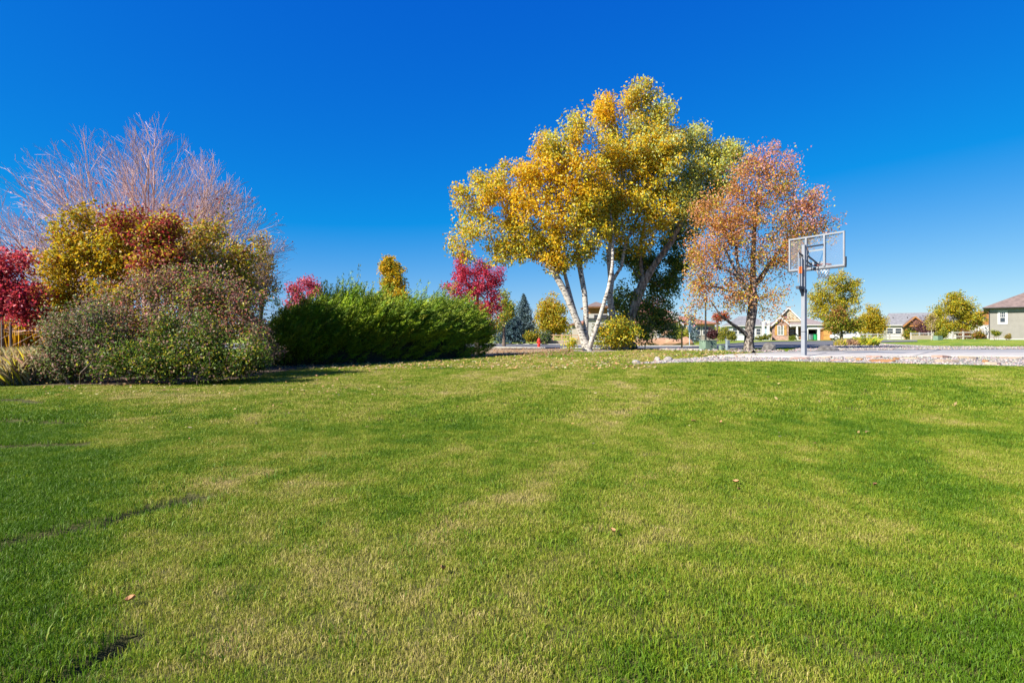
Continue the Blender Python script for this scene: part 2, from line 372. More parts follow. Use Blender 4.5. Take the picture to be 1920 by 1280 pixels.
o, MULCH = strip_sheet('mulch_bed', [(900, 668), (935, 667), (985, 663), (1035, 660), (1078, 657.5)], [(900, 652.6), (940, 652.6), (990, 652.8), (1035, 653.2), (1078, 654.2)], 'mulch', .022, nu=40, nv=10); tag(o, kind='structure')
o, DIRT = strip_sheet('bare_earth', [(1076, 659.6), (1100, 661.5), (1140, 660), (1172, 657.8)], [(1076, 656.6), (1100, 656), (1140, 655.6), (1172, 656)], 'dirt_pale', .024, nu=24, nv=6); tag(o, kind='structure')
o, BED = strip_sheet('shrub_bed', [(-200, 724), (60, 724), (200, 722), (330, 719), (440, 712), (520, 699), (600, 688), (760, 678), (900, 669)], [(-200, 690), (60, 690), (200, 690), (330, 688), (440, 684), (520, 677), (600, 670), (760, 661), (900, 655)], 'soil', .02, nu=60, nv=8); tag(o, kind='structure')
# kerbs along the road
for nm, line, w in (('kerb', ROAD_F, .5), ('kerb', ROAD_N[:8], .4)):
    P = [gp(*p) for p in line]; b = MB(); xs_, ys_ = zip(*P); d = np.r_[0, np.cumsum(np.hypot(np.diff(xs_), np.diff(ys_)))]
    tt = np.linspace(0, d[-1], 90); X = np.interp(tt, d, xs_); Y = np.interp(tt, d, ys_); Z = gnd(X, Y)
    s = 1 if line is ROAD_F else -1
    V = []
    for x, y, z in zip(X, Y, Z): V += [(x, y, z-.1), (x, y, z+.09), (x, y+s*w, z+.09), (x, y+s*w, z-.1)]
    b.add(V, [(i*4+j, i*4+(j+1) % 4, i*4+4+(j+1) % 4, i*4+4+j) for i in range(89) for j in range(4)])
    tag(b.build(nm, 'kerb'), kind='structure')

# ------------------------------------------------------------------ grass
def clump(name, R, nb, h, w, seed):
    r = np.random.default_rng(seed)
    a = r.random(nb)*2*np.pi; q = R*np.sqrt(r.random(nb)); bx, by = q*np.cos(a), q*np.sin(a)
    hh = h*(.45+.75*r.random(nb)); ww = w*(.6+.8*r.random(nb)); az = r.random(nb)*2*np.pi; lean = (.15+.85*r.random(nb)**1.3)*hh
    dx, dy = np.cos(az), np.sin(az); tw = r.random(nb)*np.pi; sx, sy = np.cos(tw), np.sin(tw)
    V = np.zeros((nb, 5, 3)); zb = -.012
    V[:, 0] = np.c_[bx-sx*ww/2, by-sy*ww/2, np.full(nb, zb)]; V[:, 1] = np.c_[bx+sx*ww/2, by+sy*ww/2, np.full(nb, zb)]
    mx, my, mz = bx+dx*lean*.35, by+dy*lean*.35, hh*.6
    V[:, 2] = np.c_[mx+sx*ww*.4, my+sy*ww*.4, mz]; V[:, 3] = np.c_[mx-sx*ww*.4, my-sy*ww*.4, mz]
    V[:, 4] = np.c_[bx+dx*lean, by+dy*lean, hh*(.95-.25*r.random(nb))]
    b = np.arange(nb)[:, None]*5
    T = np.concatenate([b+[0, 1, 2], b+[0, 2, 3], b+[3, 2, 4]], 1).reshape(-1, 3)
    o = np_mesh(name, V.reshape(-1, 3), T, 3, 'grass_blade', attrs={'rnd': np.repeat(np.clip(r.normal(.5, .22, nb), 0, 1), 5)})
    COL.objects.unlink(o); return o
def instancer(name, pts, rz, sc, st, objs, label, cat=None):
    c = bpy.data.collections.new(name + '_clumps')
    for o in objs: c.objects.link(o)
    me = bpy.data.meshes.new(name); me.from_pydata([tuple(p) for p in pts], [], [])
    for k, v in (('rz', rz), ('sc', sc), ('straw', st)):
        a = me.attributes.new(k, 'FLOAT', 'POINT'); a.data.foreach_set('value', np.ascontiguousarray(v, np.float32))
    ob = link(bpy.data.objects.new(name, me))
    ng = bpy.data.node_groups.new(name, 'GeometryNodeTree')
    ng.interface.new_socket('Geometry', in_out='INPUT', socket_type='NodeSocketGeometry'); ng.interface.new_socket('Geometry', in_out='OUTPUT', socket_type='NodeSocketGeometry')
    N = ng.nodes; L = ng.links; gi = N.new('NodeGroupInput'); go = N.new('NodeGroupOutput')
    ci = N.new('GeometryNodeCollectionInfo'); ci.inputs['Collection'].default_value = c; ci.inputs['Separate Children'].default_value = True; ci.inputs['Reset Children'].default_value = True
    ip = N.new('GeometryNodeInstanceOnPoints'); ip.inputs['Pick Instance'].default_value = True
    def attr(nm):
        a = N.new('GeometryNodeInputNamedAttribute'); a.data_type = 'FLOAT'; a.inputs['Name'].default_value = nm; return a.outputs[0]
    cx = N.new('ShaderNodeCombineXYZ'); L.new(attr('rz'), cx.inputs['Z'])
    L.new(gi.outputs[0], ip.inputs['Points']); L.new(ci.outputs[0], ip.inputs['Instance']); L.new(cx.outputs[0], ip.inputs['Rotation']); L.new(attr('sc'), ip.inputs['Scale'])
    L.new(ip.outputs[0], go.inputs[0])
    md = ob.modifiers.new('scatter', 'NODES'); md.node_group = ng
    tag(ob, label, cat, kind='stuff'); return ob
def lawn_points(y0, y1, step, jit, xm=1.0, margin=2.0):
    xs = np.arange(-xm*y1-margin, xm*y1+margin, step); ys = np.arange(y0, y1, step); X, Y = np.meshgrid(xs, ys); X = X.ravel(); Y = Y.ravel()
    X = X + (RNG.random(len(X))-.5)*step*jit; Y = Y + (RNG.random(len(Y))-.5)*step*jit
    k = (np.abs(X) < xm*Y+margin); X, Y = X[k], Y[k]
    bad = np.zeros(len(X), bool)
    for pl in (GRAV, DRV, ISL, ROAD, MULCH, DIRT, BED): bad |= in_poly(X, Y, pl)
    if y0 < 16: bad |= rut_dist(X, Y) < np.clip(.085 + .016*Y, 0, .19)
    return X[~bad], Y[~bad]
def do_lawn(name, y0, y1, step, objs, smin, smax, label):
    X, Y = lawn_points(y0, y1, step, 1.3)
    st = straw(X, Y); z = gnd(X, Y); sc = (smin+(smax-smin)*RNG.random(len(X)))*(1.12-.35*st)
    return instancer(name, np.c_[X, Y, z], RNG.random(len(X))*6.28, sc, st, objs, label)
do_lawn('lawn_grass', .6, 8.5, .105, [clump('grass_clump',   .14, 240, .035, .0032, s) for s in range(6)], .75, 1.2, 'short mown patchy lawn grass in the foreground')
do_lawn('lawn_grass', 8.5, 18, .22, [clump('grass_clump', .28, 380, .037, .0062, 20+s) for s in range(5)], .8, 1.2, 'mown green and straw lawn in the middle distance')
do_lawn('lawn_grass', 18, 34, .42, [clump('grass_clump', .55, 460, .042, .014, 40+s) for s in range(4)], .8, 1.2, 'far strip of lawn in front of the trees')

X, Y = lawn_points(1.2, 13, .30, 1.6); kk = fbm(X*.55+21, Y*.55+4, 3) + .25*(RNG.random(len(X))-.5) > .60; X, Y = X[kk], Y[kk]
instancer('coarse_grass', np.c_[X, Y, gnd(X, Y)], RNG.random(len(X))*6.28, .6+.6*RNG.random(len(X)), .05+.35*RNG.random(len(X)), [clump('coarse_clump', .16, 80, .060, .0056, 70+q) for q in range(4)], 'coarser tufts of broad bladed grass scattered in the lawn')

# ------------------------------------------------------------------ leaves and trees
def leaf_geo(C, size, r, droop=.3, wid=.62, out=None):
    n = len(C); L = size*(.7+.6*r.random(n))
    a = r.normal(size=(n, 3)); a[:, 2] -= droop
    if out is not None: a += out
    a /= np.linalg.norm(a, axis=1)[:, None]
    b = r.normal(size=(n, 3)); s = np.cross(a, b); s /= np.linalg.norm(s, axis=1)[:, None]; nn = np.cross(a, s)
    L = L[:, None]; W = L*wid/2
    V = np.stack([C-a*L/2, C+s*W+nn*L*.08-a*L*.08, C+a*L/2, C-s*W+nn*L*.08-a*L*.08], 1)
    return V.reshape(-1, 3), np.arange(4*n).reshape(-1, 4)
class _PC:
    def __getitem__(s, a):
        n = max(len(v) for v in a if hasattr(v, '__len__')); out = []
        for v in a:
            v = np.asarray(v, float)
            out.append(np.full((n, 1), float(v)) if v.ndim == 0 else (v[:, None] if v.ndim == 1 else v))
        return np.concatenate(out, 1)
pc = _PC()
def palette(P, cols, r, jit=.14):
    """P: weights (n,k); picks one colour for each leaf"""
    P = P/P.sum(1, keepdims=True); u = r.random(len(P))[:, None]; k = (P.cumsum(1) < u).sum(1).clip(0, P.shape[1]-1)
    c = np.array(cols)[k]; return np.clip(c*(1+r.normal(size=(len(P), 1))*jit)*(1+r.normal(size=(len(P), 3))*jit*.4), .004, .9)

def grow(trunks, att, bf=.35, seg=.7, r=None):
    pos = []; par = []; fl = []
    def addn(p, q): pos.append(np.array(p, float)); par.append(q); return len(pos)-1
    for ti, tr in enumerate(trunks):
        q = -1 if ti == 0 else int(np.argmin([np.linalg.norm(p-tr[0]) for p in pos]))
        for k, p in enumerate(tr):
            if ti and k == 0 and np.linalg.norm(pos[q]-p) < .12: continue
            q = addn(p, q); fl.append((1. if ti == 0 else .8)*(1-.82*k/max(len(tr)-1, 1)))
    nt = len(pos); pl = [0.]*nt
    for i in range(1, nt): pl[i] = 0 if par[i] < 0 else pl[par[i]] + np.linalg.norm(pos[i]-pos[par[i]])
    zmin = pos[0][2]; cand = [i for i in range(nt) if pos[i][2] > zmin + .3*(max(p[2] for p in pos)-zmin)] or list(range(nt))
    A = np.array(att); n = len(A); best = np.full(n, 1e9); bp = np.zeros(n, int); done = np.zeros(n, bool); tips = []
    def upd(i):
        c = np.linalg.norm(A-pos[i], axis=1) + bf*pl[i] + 1.2*np.maximum(0, pos[i][2]-A[:, 2])*.3; k = c < best; best[k] = c[k]; bp[k] = i
    for i in cand: upd(i)
    for _ in range(n):
        b = np.where(done, 1e9, best); j = int(np.argmin(b)); done[j] = True; q = int(bp[j]); a = pos[q]; t = A[j]; d = np.linalg.norm(t-a)
        k = max(1, int(round(d/seg))); new = []
        for m_ in range(1, k+1):
            f = m_/k; p = a+(t-a)*f
            if m_ < k: p = p + np.array([0, 0, -.06*d*math.sin(math.pi*f)]) + r.normal(size=3)*.04*d
            q2 = addn(p, q); pl.append(pl[q]+np.linalg.norm(p-pos[q])); q = q2; new.append(q)
        tips.append(q)
        for i in new: upd(i)
    return np.array(pos), np.array(par), tips, fl
def tree_tubes(pos, par, nt, r0, R, split):
    n = len(pos); ch = [[] for _ in range(n)]
    for i in range(n):
        if par[i] >= 0: ch[par[i]].append(i)
    cnt = np.zeros(n); 
    for i in range(n-1, -1, -1):
        if not ch[i]: cnt[i] = 1
        if par[i] >= 0: cnt[par[i]] += cnt[i]
    e = math.log(max(cnt[0], 2))/math.log(R/r0); rr = r0*cnt**(1/e); rr[:len(nt)] = np.maximum(rr[:len(nt)], np.array(nt)*R*.72)
    T, B = MB(), MB(); stack = [(0, None)]
    while stack:
        i, p = stack.pop(); path = [p, i] if p is not None else [i]
        while ch[i]:
            c = sorted(ch[i], key=lambda q: -cnt[q]); 
            for q in c[1:]: stack.append((q, i))
            i = c[0]; path.append(i)
        if len(path) < 2: continue
        rs = [rr[q] for q in path]
        if p is not None: rs[0] = rs[1]*1.05
        else: rs[0] *= 1.25
        rs[-1] *= .5
        (T if rs[0] > split else B).tube([pos[q] for q in path], rs, 10 if rs[0] > .08 else (6 if rs[0] > .03 else 4), cap=False)
    return T, B
def blob_points(blobs, n, r, power=2.0):
    w = np.array([b[3]*b[4]*b[5] for b in blobs])**.75; k = r.choice(len(blobs), n, p=w/w.sum()); B = np.array(blobs)[k]
    d = r.normal(size=(n, 3)); d /= np.linalg.norm(d, axis=1)[:, None]
    return B[:, :3] + d*B[:, 3:6]*(r.random(n)**(1/power))[:, None]
def ragged(bl, r, core=.82, k=5, f=.66):
    out = []
    for b in bl:
        out.append((b[0], b[1], b[2], b[3]*core, b[4]*core, b[5]*core))
        for _ in range(k):
            d = r.normal(size=3); d /= np.linalg.norm(d); q = r.uniform(.42, .85); g = f*r.uniform(.5, 1.05)
            out.append((b[0]+d[0]*b[3]*q, b[1]+d[1]*b[4]*q, b[2]+d[2]*b[5]*q, b[3]*g, b[4]*g, b[5]*g*r.uniform(.6, 1.1)))
    return out
def px_blobs(Z, L):
    s = Z/F; return [(*at(b[0], b[1], Z + (b[4] if len(b) > 4 else 0)), b[2]*s, b[3]*s*1.0, b[3]*s) if len(b) < 6 else (*at(b[0], b[1], Z+b[4]), b[2]*s, b[5], b[3]*s) for b in L]

def make_tree(name, label, Z, basepx, trunks_px, blobs_px, n_att, leaves_per, leaf, spread, colfn, R=.12, r0=.006, bark='bark_brown', cat='tree', seed=1, bf=.35, depth=None, droop=.3, split=.03, seg=.7, group=None, wid=.62, power=2.2, tone=1.0, core=.82):
    r = np.random.default_rng(seed); b0 = on(basepx, Z); root = empty(name, b0, 0, label, cat, group); o0 = np.array(root.location)
    tr = []
    for ti, t in enumerate(trunks_px):
        pts = [at(p[0], p[1], Z + (p[2] if len(p) > 2 else 0)) for p in t]
        if ti == 0: pts[0] = np.array([pts[0][0], pts[0][1], g1(pts[0][0], pts[0][1]) - .08])
        tr.append(pts)
    bl = ragged(px_blobs(Z, blobs_px), r, core); att = blob_points(bl, n_att, r, power)
    att = att[att[:, 2] > gnd(att[:, 0], att[:, 1]) + .25]
    pos, par, tips, nt = grow(tr, att, bf, seg, r)
    T, B = tree_tubes(pos, par, nt, r0, R, split)
    for mbx, nm in ((T, 'trunk'), (B, 'branches')):
        if mbx.v:
            mbx.v = [(x-o0[0], y-o0[1], z-o0[2]) for x, y, z in mbx.v]; q = mbx.build(nm, bark, root, smooth=True)
            if nm == 'branches': q['kind'] = 'stuff'
    tp = pos[tips]; pa = pos[par[tips]]
    C = np.repeat(tp, leaves_per, 0); P0 = np.repeat(pa, leaves_per, 0); u = r.random(len(C))[:, None]**1.5
    C = C*(1-u*.7)+P0*u*.7 + np.clip(r.normal(size=C.shape), -1.7, 1.7)*spread*np.array([1, 1, .85])*np.repeat(r.uniform(.55, 1.25, len(tp)), leaves_per)[:, None]
    C = C[C[:, 2] > gnd(C[:, 0], C[:, 1]) + .03]
    pxx = 960+F*C[:, 0]/C[:, 1]; pyy = HZ-(C[:, 2]-CAMZ)*F/C[:, 1]
    V, Fc = leaf_geo(C, leaf, r, droop, wid); col = colfn(pxx, pyy, r)*tone
    np_mesh('crown', V-o0, Fc, 4, 'leaf', root, np.repeat(col, 4, 0))['kind'] = 'stuff'
    return root
GOLD, AMBER, OLIVE, LIME, GREYG, DARKG = (.76, .50, .016), (.76, .40, .014), (.52, .45, .035), (.55, .55, .06), (.50, .54, .20), (.10, .17, .03)
RUST, ORANGE, PINK, RED, CRIM, TANL = (.52, .22, .07), (.66, .30, .06), (.80, .38, .36), (.40, .05, .05), (.58, .05, .10), (.62, .45, .22)
MAUVE, GREYL, GREEN, SALMON = (.40, .23, .17), (.36, .34, .18), (.15, .24, .025), (.70, .40, .25)
def flat(ws, cols, jit=.14):
    return lambda px, py, r: palette(np.tile(np.array(ws, float), (len(px), 1)), cols, r, jit)
def nz(px, py, s, o=0): return fbm(px/s+o, py/s+o*2)

# --- three poplars
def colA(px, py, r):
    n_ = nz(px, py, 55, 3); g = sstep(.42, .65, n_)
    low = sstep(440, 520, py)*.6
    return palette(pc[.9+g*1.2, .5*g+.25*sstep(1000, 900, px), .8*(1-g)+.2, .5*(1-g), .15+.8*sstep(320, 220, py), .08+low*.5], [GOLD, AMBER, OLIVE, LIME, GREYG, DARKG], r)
make_tree('poplar_tree', 'white barked poplar with four splayed pale trunks and golden leaves', 27, 1100,
  [[(1102, 660), (1100, 650), (1092, 630), (1083, 605), (1073, 580), (1058, 545), (1040, 512), (1012, 472), (965, 435), (905, 405)],
   [(1083, 605, .2), (1073, 570, .4), (1063, 530, .5), (1048, 470, .8), (1030, 400, 1.0), (1010, 330, 1.0)],
   [(1104, 650, .1), (1098, 625, .2), (1099, 590, .3), (1096, 550, .2), (1087, 500, .3), (1080, 440, .5), (1088, 370, .8), (1080, 280, 1.0)],
   [(1106, 650, -.1), (1113, 628, -.2), (1123, 600, -.3), (1141, 540, -.4), (1148, 500, -.3), (1150, 440, .3), (1140, 370, 1.0), (1120, 300, 1.3)]],
  [(905, 380, 52, 58), (880, 435, 32, 32), (955, 345, 40, 48), (960, 430, 70, 55), (1010, 380, 60, 70), (1065, 315, 55, 70), (1068, 245, 34, 42), (1045, 440, 70, 55), (1120, 440, 50, 50), (950, 475, 45, 28), (1060, 490, 45, 26), (1110, 350, 45, 60), (985, 330, 30, 45), (1010, 300, 22, 30), (862, 360, 16, 30), (925, 325, 22, 26), (865, 470, 18, 24), (1000, 450, 60, 45), (1030, 300, 40, 50), (1085, 400, 60, 60), (900, 330, 20, 26)],
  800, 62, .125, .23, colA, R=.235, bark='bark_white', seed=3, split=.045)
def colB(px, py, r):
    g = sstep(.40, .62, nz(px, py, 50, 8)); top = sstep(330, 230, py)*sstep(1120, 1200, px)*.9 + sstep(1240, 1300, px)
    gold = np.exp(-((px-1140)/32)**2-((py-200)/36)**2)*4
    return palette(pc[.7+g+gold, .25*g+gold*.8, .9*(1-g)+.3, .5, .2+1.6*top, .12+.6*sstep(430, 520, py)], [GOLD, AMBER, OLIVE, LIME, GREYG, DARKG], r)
make_tree('poplar_tree', 'tallest poplar with single pale trunk and olive gold crown', 28.6, 1153,
  [[(1153, 657), (1152, 630), (1149, 595), (1143, 555), (1146, 520), (1142, 480), (1152, 420), (1168, 340), (1180, 260), (1190, 200)],
   [(1146, 530), (1165, 500), (1172, 460), (1200, 400), (1230, 320)]],
  [(1140, 215, 28, 42), (1205, 195, 45, 42), (1235, 235, 30, 40), (1160, 290, 62, 62), (1225, 300, 45, 60), (1180, 380, 75, 58), (1130, 390, 45, 60), (1245, 390, 38, 55), (1180, 450, 65, 38), (1250, 300, 30, 60), (1190, 175, 14, 18), (1222, 180, 16, 14), (1250, 200, 12, 22), (1133, 195, 12, 22), (1205, 285, 55, 50), (1200, 330, 60, 50), (1215, 240, 45, 40)],
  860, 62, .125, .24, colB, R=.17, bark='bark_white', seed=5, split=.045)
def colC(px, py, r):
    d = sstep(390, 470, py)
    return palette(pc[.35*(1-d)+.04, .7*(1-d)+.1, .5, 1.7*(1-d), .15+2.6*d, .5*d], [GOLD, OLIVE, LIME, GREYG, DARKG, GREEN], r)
make_tree('poplar_tree', 'leaning poplar with brown trunk and dark green hanging foliage', 29.5, 1166,
  [[(1166, 656), (1172, 630), (1180, 605), (1192, 568), (1206, 530), (1228, 495), (1258, 455), (1285, 400), (1305, 340), (1325, 290)],
   [(1206, 530), (1200, 480, .6), (1205, 430, 1), (1230, 360, 1.5)]],
  [(1300, 250, 28, 34), (1345, 285, 50, 30), (1300, 320, 48, 60), (1345, 350, 45, 40), (1275, 390, 45, 55), (1215, 490, 40, 36, 1.5), (1245, 540, 34, 40, 1.2), (1225, 585, 20, 36, 1.2), (1262, 470, 30, 42, 1.2), (1238, 610, 18, 26, 1.2), (1165, 560, 16, 36, 1.5), (1285, 460, 22, 55, 1.0), (1275, 260, 20, 24), (1375, 275, 22, 18), (1188, 575, 20, 40, .5), (1165, 605, 20, 30, .3), (1215, 610, 22, 34, .6), (1180, 470, 40, 40, .8), (1345, 320, 44, 44), (1370, 300, 34, 26), (1300, 400, 40, 50, .6), (1270, 520, 26, 44, 1.0), (1250, 600, 22, 36, 1.0), (1205, 540, 30, 36, 1.4)],
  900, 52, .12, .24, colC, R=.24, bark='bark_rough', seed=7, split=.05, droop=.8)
def colS(px, py, r):
    return palette(np.tile([.7, .9, .7, .4], (len(px), 1)), [GOLD, LIME, GREEN, OLIVE], r)
make_tree('sapling', 'yellow green suckers sprouting between the poplar trunks', 27.8, 1140, [[(1140, 658), (1138, 635), (1140, 612)], [(1139, 640), (1160, 625), (1170, 608)]],
  [(1130, 625, 20, 24), (1165, 612, 28, 28), (1155, 638, 30, 14), (1185, 628, 22, 22)], 150, 36, .10, .2, colS, R=.03, seed=9, cat='sapling')
make_tree('sapling', 'small leafy sucker at the left foot of the white poplar', 26.6, 1068, [[(1068, 659), (1067, 650), (1070, 640)]], [(1066, 647, 10, 9), (1075, 640, 6, 14)], 26, 22, .09, .12, colS, R=.02, seed=10, cat='sapling')

# --- orange tree by the hoop
def colO(px, py, r):
    pk = sstep(1460, 1540, px)*sstep(450, 380, py)*1.3 + sstep(330, 285, py)*sstep(1400, 1450, px)*1.3
    ol = sstep(.45, .62, nz(px, py, 50, 4))
    return palette(pc[.7-.3*ol, 1.1-.2*ol, .55+.2*ol, .45+ol*.8, .08+1.5*np.clip(pk, 0, 1)], [RUST, ORANGE, SALMON, OLIVE, PINK], r)
make_tree('pear_tree', 'rust and orange leaved tree with mottled trunk beside the hoop', 25, 1405,
  [[(1405, 662), (1404, 640), (1406, 615), (1411, 580), (1412, 530), (1412, 480), (1416, 400), (1424, 330)],
   [(1403, 630), (1390, 619, -.2), (1372, 607, -.5), (1350, 590, -.8), (1330, 560, -1)], [(1412, 540), (1440, 500, .5), (1475, 450, .8), (1515, 410, 1)], [(1411, 560), (1385, 520, -.4), (1355, 460, -.8), (1330, 420, -1)]],
  [(1405, 330, 48, 40), (1450, 315, 40, 36), (1365, 395, 50, 50), (1440, 395, 70, 60), (1500, 385, 40, 42), (1545, 415, 26, 18), (1335, 465, 40, 48), (1415, 480, 75, 52), (1485, 470, 40, 42), (1315, 545, 30, 40), (1375, 555, 50, 38), (1440, 555, 45, 30), (1420, 300, 50, 22), (1480, 340, 34, 28), (1455, 595, 30, 14), (1440, 285, 26, 16), (1350, 430, 60, 60), (1300, 510, 30, 40), (1550, 430, 30, 24), (1515, 430, 40, 40), (1330, 400, 36, 40), (1310, 470, 30, 40), (1530, 380, 26, 20), (1300, 590, 22, 18)],
  900, 40, .09, .25, colO, R=.20, r0=.005, bark='bark_orange_tree', seed=12, split=.035, bf=.3, tone=.9, core=.92)

# --- left group
def colY(px, py, r):
    g = nz(px, py, 50, 6); red = sstep(230, 260, px)*sstep(.35, .6, nz(px, py, 30, 2))
    return palette(pc[.8+.7*g, .5, .9, .3, red*1.5+.06], [GOLD, AMBER, OLIVE, LIME, RED], r)
make_tree('maple_tree', 'golden leaved tree in front of the bare tree', 16, 170, [[(175, 700), (175, 640), (172, 580), (170, 520), (168, 450)], [(175, 600), (130, 540), (100, 490)], [(174, 590), (215, 540), (235, 480)]],
  [(165, 415, 34, 38), (110, 490, 40, 42), (175, 480, 60, 50), (225, 490, 40, 50), (120, 550, 48, 40), (200, 550, 55, 38), (90, 580, 30, 30), (160, 590, 60, 20), (230, 450, 30, 40), (130, 440, 30, 30)], 400, 44, .09, .17, colY, R=.10, seed=21, tone=.74)
make_tree('maple_tree', 'dark red leaved tree right of the golden tree', 15.7, 280, [[(285, 700), (285, 620), (282, 540), (278, 470), (270, 420)], [(284, 580), (310, 520), (325, 470)]],
  [(235, 412, 32, 20), (275, 440, 36, 32), (315, 430, 26, 28), (285, 500, 40, 36), (325, 480, 26, 30)], 190, 44, .09, .2, lambda px, py, r: palette(np.tile([1.2, .5, .5, .5], (len(px), 1)), [RED, RUST, OLIVE, GOLD], r), R=.09, seed=22, tone=.78)
make_tree('maple_tree', 'olive green autumn tree right of the dark red tree', 17, 390, [[(390, 690), (388, 620), (385, 540), (380, 470)], [(388, 590), (420, 530), (440, 490)]],
  [(350, 450, 44, 36), (375, 500, 54, 50), (435, 500, 45, 46), (460, 470, 30, 30), (340, 540, 50, 44), (410, 560, 60, 34), (460, 540, 36, 40), (400, 440, 40, 40)], 320, 40, .09, .22, lambda px, py, r: palette(np.tile([1.0, .5, .3, .4, .3], (len(px), 1)), [OLIVE, RUST, GREEN, TANL, GOLD], r), R=.09, seed=23, tone=.78)
make_tree('ash_tree', 'narrow tan and gold tree left of the juniper hedge', 23, 488, [[(488, 680), (488, 600), (489, 520), (489, 450)]],
  [(490, 455, 12, 20), (492, 490, 24, 26), (480, 520, 34, 26), (500, 535, 24, 24), (450, 500, 24, 40)], 170, 36, .09, .18, lambda px, py, r: palette(pc[np.tile([1.0, .8, .5], (len(px), 1)), sstep(520, 550, py)], [TANL, GOLD, OLIVE, RUST], r), R=.08, seed=24, tone=.78)
make_tree('maple_tree', 'crimson leaved tree at the left edge above the wire fence', 14.5, -20, [[(-20, 715), (-20, 640), (-18, 560), (-14, 500)], [(-19, 620), (20, 570), (50, 545)]],
  [(-30, 520, 50, 50), (20, 500, 40, 30), (30, 550, 46, 42), (60, 585, 34, 28), (5, 560, 50, 26), (-60, 545, 50, 50)], 300, 52, .085, .17, lambda px, py, r: palette(pc[np.tile([1.5, .5, .5, .15], (len(px), 1)), sstep(40, 80, px)*1.2], [RED, CRIM, (.34, .04, .04), PINK, ORANGE], r), R=.09, seed=25, tone=1.1)

# bare tree: many straight grey pink shoots in a fan
def bare_tree():
    r = np.random.default_rng(31); b0 = on(265, 19.5); root = empty('bare_tree', b0, 0, 'leafless tree with a wide fan of pale pinkish branches', 'tree')
    T, B = MB(), MB(); leafpts = []
    def norm(v): return v/np.linalg.norm(v)
    def shoot(p, d, L, r0, lev):
        k = 6 if lev < 2 else 4; pts = [p]; q = p.copy(); dd = d.copy()
        for i in range(k):
            dd = norm(dd + r.normal(size=3)*(.035 if lev < 2 else .045) + np.array([0, 0, .018])); q = q + dd*L/k; pts.append(q.copy())
        rs = np.linspace(r0, max(.0035, r0*.22), k+1)
        (T if lev == 0 else B).tube(pts, rs, 7 if lev == 0 else (4 if lev == 1 else 3), cap=False)
        if lev == 3: leafpts.append(pts[-1]); return
        m_ = [12, 8, 3][lev]
        for j in range(m_):
            f = (.22 if lev == 0 else .15)+(.78 if lev == 0 else .85)*(j+r.random())/m_; f = min(f, .97); i = int(f*k); a = pts[i]+(pts[i+1]-pts[i])*(f*k-i)
            t = norm(pts[i+1]-pts[i]); s = norm(np.cross(t, r.normal(size=3))); an = rad(r.uniform(20, 36))
            L2 = (L*(1-f)*.75+.9) * r.uniform(.7, 1.1) if lev == 0 else (L*(1-f)*.7+(.40 if lev == 1 else .18))*r.uniform(.7, 1.2)
            shoot(a, norm(t*math.cos(an)+s*math.sin(an)), L2, max(.004, r0*(1-f*.7)*(.5 if lev == 0 else .55)), lev+1)
    for k in range(26):
        ax_ = rad(-60+114*(k+.5)/26+r.normal()*2); ay_ = rad(r.uniform(-34, 34)); d = norm(np.array([math.sin(ax_), math.sin(ay_), math.cos(ax_)]))
        L = 1/math.sqrt((d[0]/(5.8 if d[0] < 0 else 5.9))**2+(d[1]/4.2)**2+(d[2]/7.9)**2)
        z0 = r.uniform(.1, .9); shoot(np.array([d[0]*.5*z0, d[1]*.5*z0, z0*.6-.1]), norm(d+np.array([0, 0, .02])), L*r.uniform(.80, .95), .055, 0)
    T.build('trunk', 'bark_twig', root, smooth=True); B.build('branches', 'bark_twig', root)['kind'] = 'stuff'
    C = np.array(leafpts); C = C[r.random(len(C)) < .10]; C = C[(C[:, 2] < 6.0)]
    V, Fc = leaf_geo(C, .08, r); np_mesh('last_leaves', V, Fc, 4, 'leaf', root, np.repeat(flat([1, .6, .5], [RED, PINK, RUST])(C[:, 0], C[:, 1], r), 4, 0))['kind'] = 'stuff'
bare_tree()

# --- shrubs: leaves through the volume and stems from the foot
def make_shrub(name, label, Z, basepx, blobs, n_att, per, leaf, spread, colfn, seed, R=.035, bark='bark_brown', cat='shrub', nst=5, droop=.2, wid=.62, power=3.0, r0=.004, group=None, tone=.72):
    r = np.random.default_rng(seed); tr = []; cx = np.mean([b[0] for b in blobs]); ext = max(b[2] for b in blobs)
    b0 = on(basepx, Z); py0 = HZ+(CAMZ-b0[2])*F/Z
    for k in range(nst):
        t = (k/(nst-1)-.5)*2 if nst > 1 else 0; b = blobs[k % len(blobs)]
        tr.append([(basepx+t*ext*.3, py0+2, .25*math.sin(k*2.4)), (basepx+t*ext*.6, (py0*2+b[1])/3, .4*math.sin(k*2.4)), ((basepx+b[0])/2+t*ext*.3, (py0+2*b[1])/3, .4*math.sin(k*2.4))])
    blobs = list(blobs)+[(b[0]+r.uniform(-.9, .9)*b[2], b[1]-b[3]*r.uniform(.7, 1.25), b[2]*.16, b[3]*.30) for b in blobs for _ in range(2)]
    return make_tree(name, label, Z, basepx, tr, blobs, n_att, per, leaf, spread, colfn, R=R, r0=r0, bark=bark, cat=cat, seed=seed, droop=droop, split=.012, seg=.4, wid=wid, power=power, group=group, tone=tone, core=.62)
